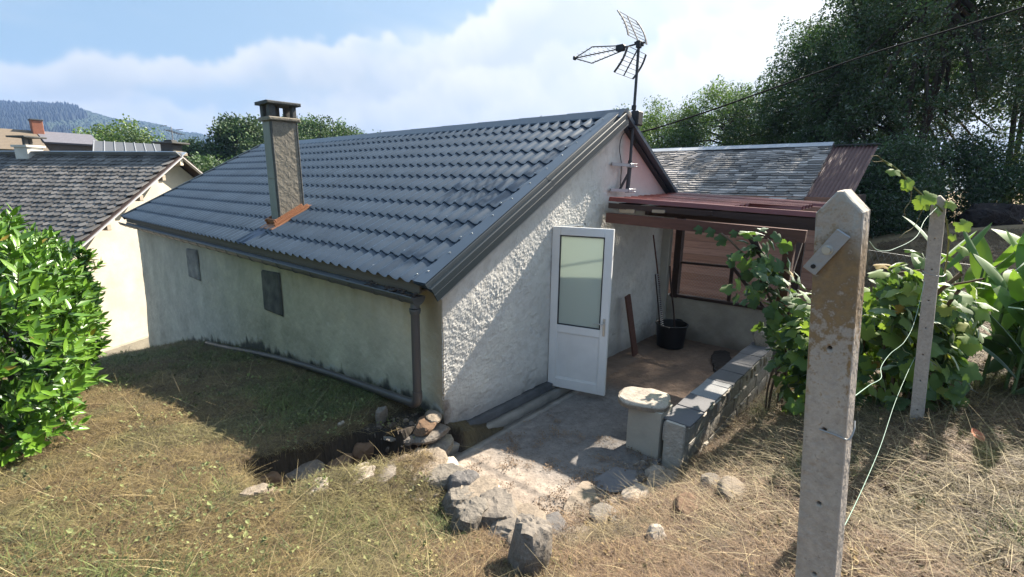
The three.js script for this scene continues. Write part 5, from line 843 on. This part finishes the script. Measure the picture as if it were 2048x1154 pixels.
// ------------------------------------------------------------------ broad-leaved canna clump on the far right
{
  const t = thing('broadleaf_plant', 'clump of tall broad-leaved plants at the right edge', 'plant', [2.9, .95, 4.1]);
  const R = rng(55), geos = [bladeGeo(9, .52, .19, .5, .12, .9), bladeGeo(9, .46, .20, .9, .10, .9), bladeGeo(9, .55, .16, .2, .2, .9)];
  const mats = [leafMat(.11, .22, .03, .55, .8), leafMat(.20, .34, .035, .6, .8), leafMat(.05, .11, .025, .4, .8)], list = [], st = [];
  for (let i = 0; i < 34; i++) { const x = -.65 + 1.7 * R(), z = -.35 + 1.1 * R() - .25 * x, h = .75 + .4 * R(), b = V(x, -.1, z), tp = V(x + .15 * (R() - .5), h, z + .15 * (R() - .5)); st.push(rod(b, tp, .014, .009, 6));
    for (let k = 0; k < 6; k++) { const f = .25 + .75 * k / 5, p = b.clone().lerp(tp, f), a = k * 2.6 + i + R(); const dir = V(Math.cos(a) * (.75 - .35 * f), .9, Math.sin(a) * (.75 - .35 * f)).normalize(), nrm = V(-Math.cos(a), .35, -Math.sin(a)); nrm.sub(dir.clone().multiplyScalar(nrm.dot(dir))).normalize(); const xx = dir.clone().cross(nrm), s = .8 + .35 * R(); list.push({ m: new THREE.Matrix4().makeBasis(xx, dir, nrm.clone().negate().negate()).setPosition(p).multiply(new THREE.Matrix4().makeScale(s, s, -s)), g: Math.floor(R() * 3), k: f < .5 ? 2 : R() < .5 ? 1 : 0, s: s * .4 }); } }
  list.forEach(o => { if (o.m.determinant() < 0) o.m.multiply(new THREE.Matrix4().makeScale(-1, 1, 1)); });
  mesh('stalk', merge(st), mat(.1, .15, .05), t); putLeaves(t, 'leaf', list, geos, mats);
}
// ------------------------------------------------------------------ concrete posts, strap, wires
function concretePost(t, base, top, w, d, faceDir, holes, seed, moss) {
  const ax = top.clone().sub(base), L = ax.length(); ax.normalize(); const z = faceDir.clone().sub(ax.clone().multiplyScalar(faceDir.dot(ax))).normalize(), x = ax.clone().cross(z);
  const s = new THREE.Shape(), a = w / 2; s.moveTo(-a, 0); s.lineTo(a, 0); s.lineTo(a, L - a * 1.05); s.lineTo(.006, L); s.lineTo(-.006, L); s.lineTo(-a, L - a * 1.05); s.closePath();
  holes.forEach(h => { const p = new THREE.Path(); p.absarc(0, L - h, .0045, 0, 6.2832, true); s.holes.push(p); });
  let g = new THREE.ExtrudeGeometry(s, { depth: d - .012, bevelEnabled: true, bevelSize: .005, bevelOffset: -.005, bevelThickness: .006, bevelSegments: 2, curveSegments: 10 }); g.translate(0, 0, -d / 2 + .006);
  g = planarUV(g);
  const TW = 256, TH2 = 2048, d2 = new Uint8Array(TW * TH2 * 4);
  for (let j = 0; j < TH2; j++) for (let i = 0; i < TW; i++) {
    const px = (i + .5) / TW * .14 - .07, py = (j + .5) / TH2 * 1.9, f = fbm(px * 16 + seed, py * 12, 2.2, 5), f2 = fbm(px * 60 + seed, py * 50, 5.1, 4), f3 = N3(px * 260, py * 230, seed), hT = L - py, ed = Math.abs(px) / a;
    let c = [.42, .355, .29].map(v => v * (1 + .22 * f + .30 * f2 + .10 * f3));
    const pit = sstep(.28, .42, fbm(px * 75 + seed * 3, py * 62, 9, 3) + .2 * f) * .5; c = c.map((v, k) => lerp(v, [.21, .175, .135][k], pit));
    const cap = sstep(.13, .05, hT - .6 * Math.abs(px)), m = moss * clamp(sstep(.0, .42, 1.05 * sstep(.62, .10, hT) + .95 * f2 + .45 * f + .22 * f3 - .46 - .45 * cap) + sstep(.75, 1.0, ed + .4 * f2) * sstep(.8, .1, hT) * .9); c = c.map((v, k) => lerp(v, [.20 + .12 * f2, .12 + .06 * f2, .045][k], clamp(m) * .85));
    const wh = moss * cap * sstep(-.25, .15, f2 + f) * .75; c = c.map((v, k) => lerp(v, [.40, .40, .375][k], wh));
    const o = (j * TW + i) * 4; for (let k = 0; k < 3; k++) { const v = clamp(c[k], 0, 1); d2[o + k] = 255 * (v <= .0031308 ? v * 12.92 : 1.055 * Math.pow(v, 1 / 2.4) - .055); } d2[o + 3] = 255;
  }
  const pt = new THREE.DataTexture(d2, TW, TH2, THREE.RGBAFormat); pt.colorSpace = THREE.SRGBColorSpace; pt.wrapS = pt.wrapT = THREE.RepeatWrapping; pt.magFilter = THREE.LinearFilter; pt.repeat.set(1 / .14, 1 / 1.9); pt.offset.set(.5, 0); pt.needsUpdate = true;
  const pm = mat(1, 1, 1, { map: pt, bumpMap: bumpMid, bumpScale: .006 });
  g.applyMatrix4(new THREE.Matrix4().makeBasis(x, ax, z).setPosition(base.clone().sub(t.position))); mesh('shaft', g, pm, t); return { ax, x, z, L };
}
{
  const t = thing('concrete_fence_post', 'near concrete fence post with lichen on its pointed top and a metal strap', 'post', [-1.43, .9, 3.35], 0, 'concrete fence posts');
  const base = V(-1.433, .85, 3.355), top = V(-1.540, 2.613, 3.235), face = V(-.80, .0, .02).add(V(-.18, 0, -.12));
  const o = concretePost(t, base, top, .086, .07, face, [.345, .545, .74, .94], 3, 1);
  const P = (u, v, n) => top.clone().addScaledVector(o.x, u * .82).addScaledVector(o.ax, -v).addScaledVector(o.z, n).sub(t.position);
  const b = mesh('metal_strap', bar(P(-.058, .172, .040), P(.018, .085, .045), .03, .006, [o.z.x, o.z.y, o.z.z], .002), M.galv, t);
  mesh('bolt', merge([rod(P(-.016, .122, .043), P(-.016, .122, .055), .0075, .0075, 8), rod(P(-.016, .122, .043), P(-.016, .122, .047), .011, .011, 12)]), M.steel, b); mesh('strap_hole', rod(P(-.047, .160, .042), P(-.047, .160, .0465), .005, .005, 8), M.dark, b);
  mesh('tie_wire', tube([P(-.01, .545, .038), P(.03, .548, .039), P(.058, .553, .034), P(.066, .535, .02), P(.062, .52, .0)], .0022, 24, 6), M.greyWire, t);
}
{
  const t = thing('concrete_fence_post', 'slim concrete fence post standing among the vine leaves', 'post', [1.66, .9, 3.53], 0, 'concrete fence posts');
  concretePost(t, V(1.684, .82, 3.54), V(1.572, 2.583, 3.409), .078, .065, V(-.97, 0, -.05), [.07, .285, .50, .72, .92, 1.12, 1.32, 1.55], 11, .12);
  mesh('tie_wire', tube([[1.56, 2.07, 3.4], [1.53, 2.06, 3.42], [1.52, 2.05, 3.50], [1.58, 2.06, 3.52]].map(p => V(...p).sub(t.position)), .003, 20, 5), M.greyWire, t);
}
const wire = (label, pts, r, m, name = 'wire') => tag(mesh(name, tube(pts, r, 60, 6), m), label, name === 'wire' ? 'wire' : 'cable', name === 'wire' ? 'loose wires at the fence posts' : 'overhead cables');
wire('pale green wire looping from the top of the slim post to the near post', [[1.5, 2.512, 3.41], [1.136, 2.438, 3.361], [.727, 2.372, 3.344], [-.24, 2.377, 3.291], [-1.039, 2.443, 3.28], [-1.43, 2.5, 3.284]], .0012, M.greenWire);
wire('pale green wire hanging in bends between the posts at mid height', [[1.54, 2.0, 3.42], [1.176, 1.798, 3.407], [.625, 1.784, 3.379], [.06, 1.845, 3.334], [-.346, 1.89, 3.32], [-.598, 1.927, 3.333], [-1.006, 2.023, 3.318], [-1.43, 2.128, 3.309]], .0012, M.greenWire);
wire('pale green wire dropping low from the slim post to the foot of the near post', [[1.53, 1.46, 3.45], [1.056, 1.478, 3.421], [.501, 1.456, 3.388], [-.174, 1.478, 3.367], [-.72, 1.551, 3.346], [-1.363, 1.743, 3.332], [-1.45, 1.78, 3.33]], .0012, M.greenWire);
wire('thin stay wire running from the slim post down to the grass', [[1.75, 1.40, 3.53], [2.126, 1.167, 3.749], [2.468, .95, 3.994], [2.5, .9, 4.02]], .003, M.greyWire);
wire('black power cable rising from the gable to the upper right', [[3.7, 3.36, -.02], [3.98, 3.398, .071], [4.283, 3.615, .732], [4.507, 3.82, 1.302], [4.781, 4.058, 1.928], [5.055, 4.288, 2.557], [5.368, 4.498, 3.229], [5.627, 4.691, 3.84], [5.85, 4.903, 4.407], [6.6, 5.5, 6.2]], .0105, M.cable, 'power_cable');
wire('thin second cable crossing before the dark trees', [[8.342, 3.903, -2.061], [9.941, 4.3, -.193], [10.83, 4.75, 1.614], [11.536, 5.323, 3.207], [11.934, 5.65, 4.287], [12.2, 6.1, 6.0]], .006, M.cable, 'power_cable');
{ // chain-link behind the vine
  const t = thing('chain_link_fence', 'sagging chain-link fence behind the vine leaves', 'fence', [4.6, .9, 4.0], -.28); const l = [], H = .95, n = 44, s = .075;
  for (let i = 0; i < n; i++) for (const k of [1, -1]) { const a = i * s, pts = []; for (let j = 0; j <= 12; j++) { const y = H * j / 12; pts.push([0 + .02 * N3(a, y, 2), y - .05 * Math.sin(a * 1.7), a + k * (j % 2 ? s / 2 : 0) - 1.2]); } l.push(tube(pts, .0022, 12, 3)); }
  stuff(mesh('wire_netting', merge(l), M.greyWire, t)); mesh('tension_wire', tube([[0, H, -1.2], [0, H - .05, 0], [0, H, 2.1]], .003, 12, 5), M.greyWire, t);
}
// ------------------------------------------------------------------ dead grass, green weeds, straw
{
  const R = rng(4242);
  const strand = (L, w, curl, n = 4) => { const pos = [], idx = []; for (let i = 0; i <= n; i++) { const f = i / n, ww = w * (1 - .75 * f); pos.push(-ww / 2, L * Math.sin(f * curl) / Math.max(curl, .01), L * (1 - Math.cos(f * curl)) / Math.max(curl, .01), ww / 2, L * Math.sin(f * curl) / Math.max(curl, .01), L * (1 - Math.cos(f * curl)) / Math.max(curl, .01)); } for (let i = 0; i < n; i++) { const a = i * 2; idx.push(a, a + 1, a + 2, a + 1, a + 3, a + 2); } const g = new THREE.BufferGeometry(); g.setAttribute('position', new THREE.Float32BufferAttribute(pos, 3)); g.setIndex(idx); g.computeVertexNormals(); return g; };
  const tuft = (seed, n, r, L, w, flat, curl) => { const Q = rng(seed), l = []; for (let i = 0; i < n; i++) { const g = strand(L * (.5 + Q()), w * (.7 + .6 * Q()), curl * (.5 + Q())).toNonIndexed(); const tilt = flat * (.55 + .45 * Q()); g.rotateX(tilt); g.rotateY(Q() * 6.283); const a = Q() * 6.283, q = r * Math.sqrt(Q()); g.translate(q * Math.cos(a), .004 + .018 * Q(), q * Math.sin(a)); l.push(g); } const m = mergeGeometries(l); return m; };
  const weed = (seed, n, r, s) => { const Q = rng(seed), pos = []; for (let i = 0; i < n; i++) { const a = Q() * 6.283, q = r * Math.sqrt(Q()), c = V(q * Math.cos(a), .008 + .035 * Q(), q * Math.sin(a)), k = s * (.6 + .8 * Q()); e4.set(-1.1 + .9 * (Q() - .5), Q() * 6.28, .9 * (Q() - .5), 'YXZ'); q4.setFromEuler(e4); const P = [V(0, 0, 0), V(k * .45, k * .55, k * .1), V(0, k * 1.1, -.1 * k), V(-k * .45, k * .55, k * .1)].map(p => p.applyQuaternion(q4).add(c)); for (const j of [0, 1, 2, 0, 2, 3]) pos.push(P[j].x, P[j].y, P[j].z); } const g = new THREE.BufferGeometry(); g.setAttribute('position', new THREE.Float32BufferAttribute(pos, 3)); g.computeVertexNormals(); return g; };
  const G = { straw: [tuft(1, 22, .055, .058, .0022, 1.46, .9), tuft(2, 18, .06, .082, .0020, 1.47, .6), tuft(3, 24, .05, .04, .0024, 1.2, 1.2)], long: [tuft(4, 4, .05, .17, .0024, 1.53, .3), tuft(5, 3, .05, .24, .0024, 1.52, .35)], green: [tuft(6, 14, .045, .055, .0034, .75, .8), tuft(7, 12, .04, .075, .003, .9, .9)], weed: [weed(8, 22, .06, .014), weed(9, 16, .07, .018)] };
  const out = { straw: [[], [], []], long: [[], []], green: [[], []], weed: [[], []] }, cols = { straw: [[], [], []], long: [[], []], green: [[], []], weed: [[], []] };
  const inTerr = (x, z) => (x > -.4 + .05 && x < 5.7 && z > .02 && z < (x < 1.3 ? 1.45 + .36 * clamp((x + .3) / 1.3) : 1.97)) || (x > .15 && z < .05) || (x > 9.2 && z < 2.4);
  const nP = 190000;
  for (let i = 0; i < nP; i++) {
    const a = R() * 6.2832 < 5.4 ? lerp(-1.05, 1.05, R()) : R() * 6.2832, u = R(), r = .35 + 17 * Math.pow(u, 1.9) * (1 + 0 * a), th = .8628 + a, x = CAM.x + r * Math.sin(th), z = CAM.z - r * Math.cos(th);
    if (inTerr(x, z)) continue;
    const padm = sstep(-.75, -.3, x) * sstep(2.15, 1.8, z) * sstep(.3, .5, z) * sstep(1.5, 1.2, x); if (R() < padm * .86) continue;
    if (z > -.45 && z < .30 && x > -1.5 && x < .2 && R() < .92) continue;
    const n = fbm(x * 1.1 + 9, z * 1.1, 3, 3), gr = greenAt(x, z) + .25 * (R() - .5); const y = ground(x, z);
    const steep = 1; const rnd = R(), kind = rnd < .015 + .12 * sstep(-.6, .6, x) * sstep(1.7, 2.3, z) ? 'long' : gr > .66 ? (R() < .5 ? 'green' : R() < .12 ? 'weed' : 'straw') : gr > .42 ? (R() < .05 ? 'weed' : R() < .16 ? 'green' : 'straw') : (R() < .02 ? 'weed' : 'straw');
    const k = Math.floor(R() * out[kind].length), s = (.75 + .6 * R()) * (1 + .05 * r); e4.set(.25 * (R() - .5), R() * 6.283, .25 * (R() - .5)); out[kind][k].push(new THREE.Matrix4().compose(V(x, y - .004, z), q4.setFromEuler(e4), V(s, s, s)));
    const b = .38 + 1.0 * R(), right = sstep(-.5, 1.2, z * .6 + x * .4), c = kind === 'green' ? [.115 * b, .14 * b, .034 * b] : kind === 'weed' ? [lerp(.17, .24, right) * b, lerp(.19, .16, right) * b, .06 * b] : kind === 'long' ? [.36 * b, .28 * b, .14 * b] : [lerp(.225, .25, right) * b, lerp(.165, .158, right) * b, lerp(.062, .08, right) * b];
    if (kind === 'straw' && R() < .34) { c[0] *= .42; c[1] *= .34; c[2] *= .36; } if (kind === 'straw' && n > .1) { c[0] *= .9; c[1] *= 1.05; }
    cols[kind][k].push(new THREE.Color().setRGB(...c));
  }
  const names = { straw: ['dry_grass', 'dry straw-coloured cut grass covering the lawns'], long: ['straw', 'long pale straws lying over the cut grass'], green: ['green_grass', 'short green grass growing through the dry lawn'], weed: ['weeds', 'small leafy weeds scattered through the dry lawn'] };
  for (const kd of Object.keys(G)) { const grp = thing(names[kd][0], names[kd][1], 'grass'); grp.userData.kind = 'stuff'; G[kd].forEach((g, k) => inst(kd === 'weed' ? 'leaves' : 'blades', g, M.straw, out[kd][k], cols[kd][k], grp)); }
  // crumbs of straw and leaves fallen on the pale path
  const m2 = [], c2 = []; for (let i = 0; i < 1100; i++) { const x = -.5 + 1.9 * R(), z = .3 + 1.5 * R(); if (z > 1.75 || fbm(x * 4, z * 4, 1, 3) + .35 * sstep(.9, 1.6, z) < .05 + .15 * R()) continue; e4.set(.3 * (R() - .5), R() * 6.3, .3 * (R() - .5)); m2.push(new THREE.Matrix4().compose(V(x, Math.max(.004, ground(x, z)), z), q4.setFromEuler(e4), V(.8, .8, .8).multiplyScalar(.4 + .5 * R()))); const b = .6 + .8 * R(); c2.push(new THREE.Color().setRGB(.20 * b, .13 * b, .075 * b)); }
  inst('leaf_crumbs', G.weed[1], M.straw, m2, c2).userData.label = 'brown crumbs of dead leaves strewn on the pale path';
  // small rubble and grit in the gully and along the broken edge of the terrace
  const gr3 = [rock(611, 1, .6, .8, 2, 8, .15), rock(612, .9, .5, 1, 2, 8, .15), rock(613, 1, .7, .7, 2, 8, .15)], gm = [[], [], []], gc = [[], [], []];
  for (let i = 0; i < 1500; i++) { const u = R(); let x, z; if (u < .35) { x = -1.6 + 1.7 * R(); z = -.38 + .65 * R(); } else if (u < .8) { const q = R(); x = -.55 + .5 * (R() - .5); z = .2 + 1.6 * q; } else { x = -.3 + 1.7 * R(); z = 1.35 + .3 * x + .35 * (R() - .5); } const k = Math.floor(R() * 3), s = .006 + .026 * Math.pow(R(), 3.2); const y = x > -.35 && z > .28 && z < 1.38 + .36 * clamp((x + .3) / 1.3) ? Math.max(ground(x, z), -.003) : ground(x, z); e4.set(R() * 3, R() * 6, R() * 3); gm[k].push(new THREE.Matrix4().compose(V(x, y + s * .2, z), q4.setFromEuler(e4), V(s, s, s))); const b = .5 + R(); gc[k].push(u < .35 ? new THREE.Color(.13 * b, .10 * b, .075 * b) : new THREE.Color(.30 * b, .25 * b, .20 * b)); }
  const rub = thing('gravel', 'small stone chips and grit strewn in the gully and along the terrace edge', 'gravel'); rub.userData.kind = 'stuff'; gr3.forEach((g, k) => inst('chips', g, mat(1, 1, 1), gm[k], gc[k], rub));
  // a few fallen leaves
  const fl = (label, x, z, m, s) => { const g = bladeGeo(4, .09 * s, .06 * s, .6, .25, .8); g.rotateX(-1.45); tag(mesh('fallen_leaf', g, m, scene, [x, ground(x, z) + .035, z], [.1, x * 9, .1]), label, 'leaf', 'fallen leaves on the lawn'); };
  fl('yellow fallen leaf on the near left lawn', -2.45, 1.05, leafMat(.62, .42, .14, .2, .6), 1); fl('orange-brown fallen leaf at the lower left of the lawn', -2.45, 1.45, leafMat(.36, .16, .07, .2, .8), .8); fl('pinkish-brown fallen leaf in the middle of the near lawn', -2.02, 1.22, leafMat(.3, .15, .09, .2, .8), .7); fl('orange dead leaf by the foot of the slim post', 1.3, 3.85, leafMat(.5, .16, .07, .2, .6), 1.2);
}
renderer.render(scene, camera);
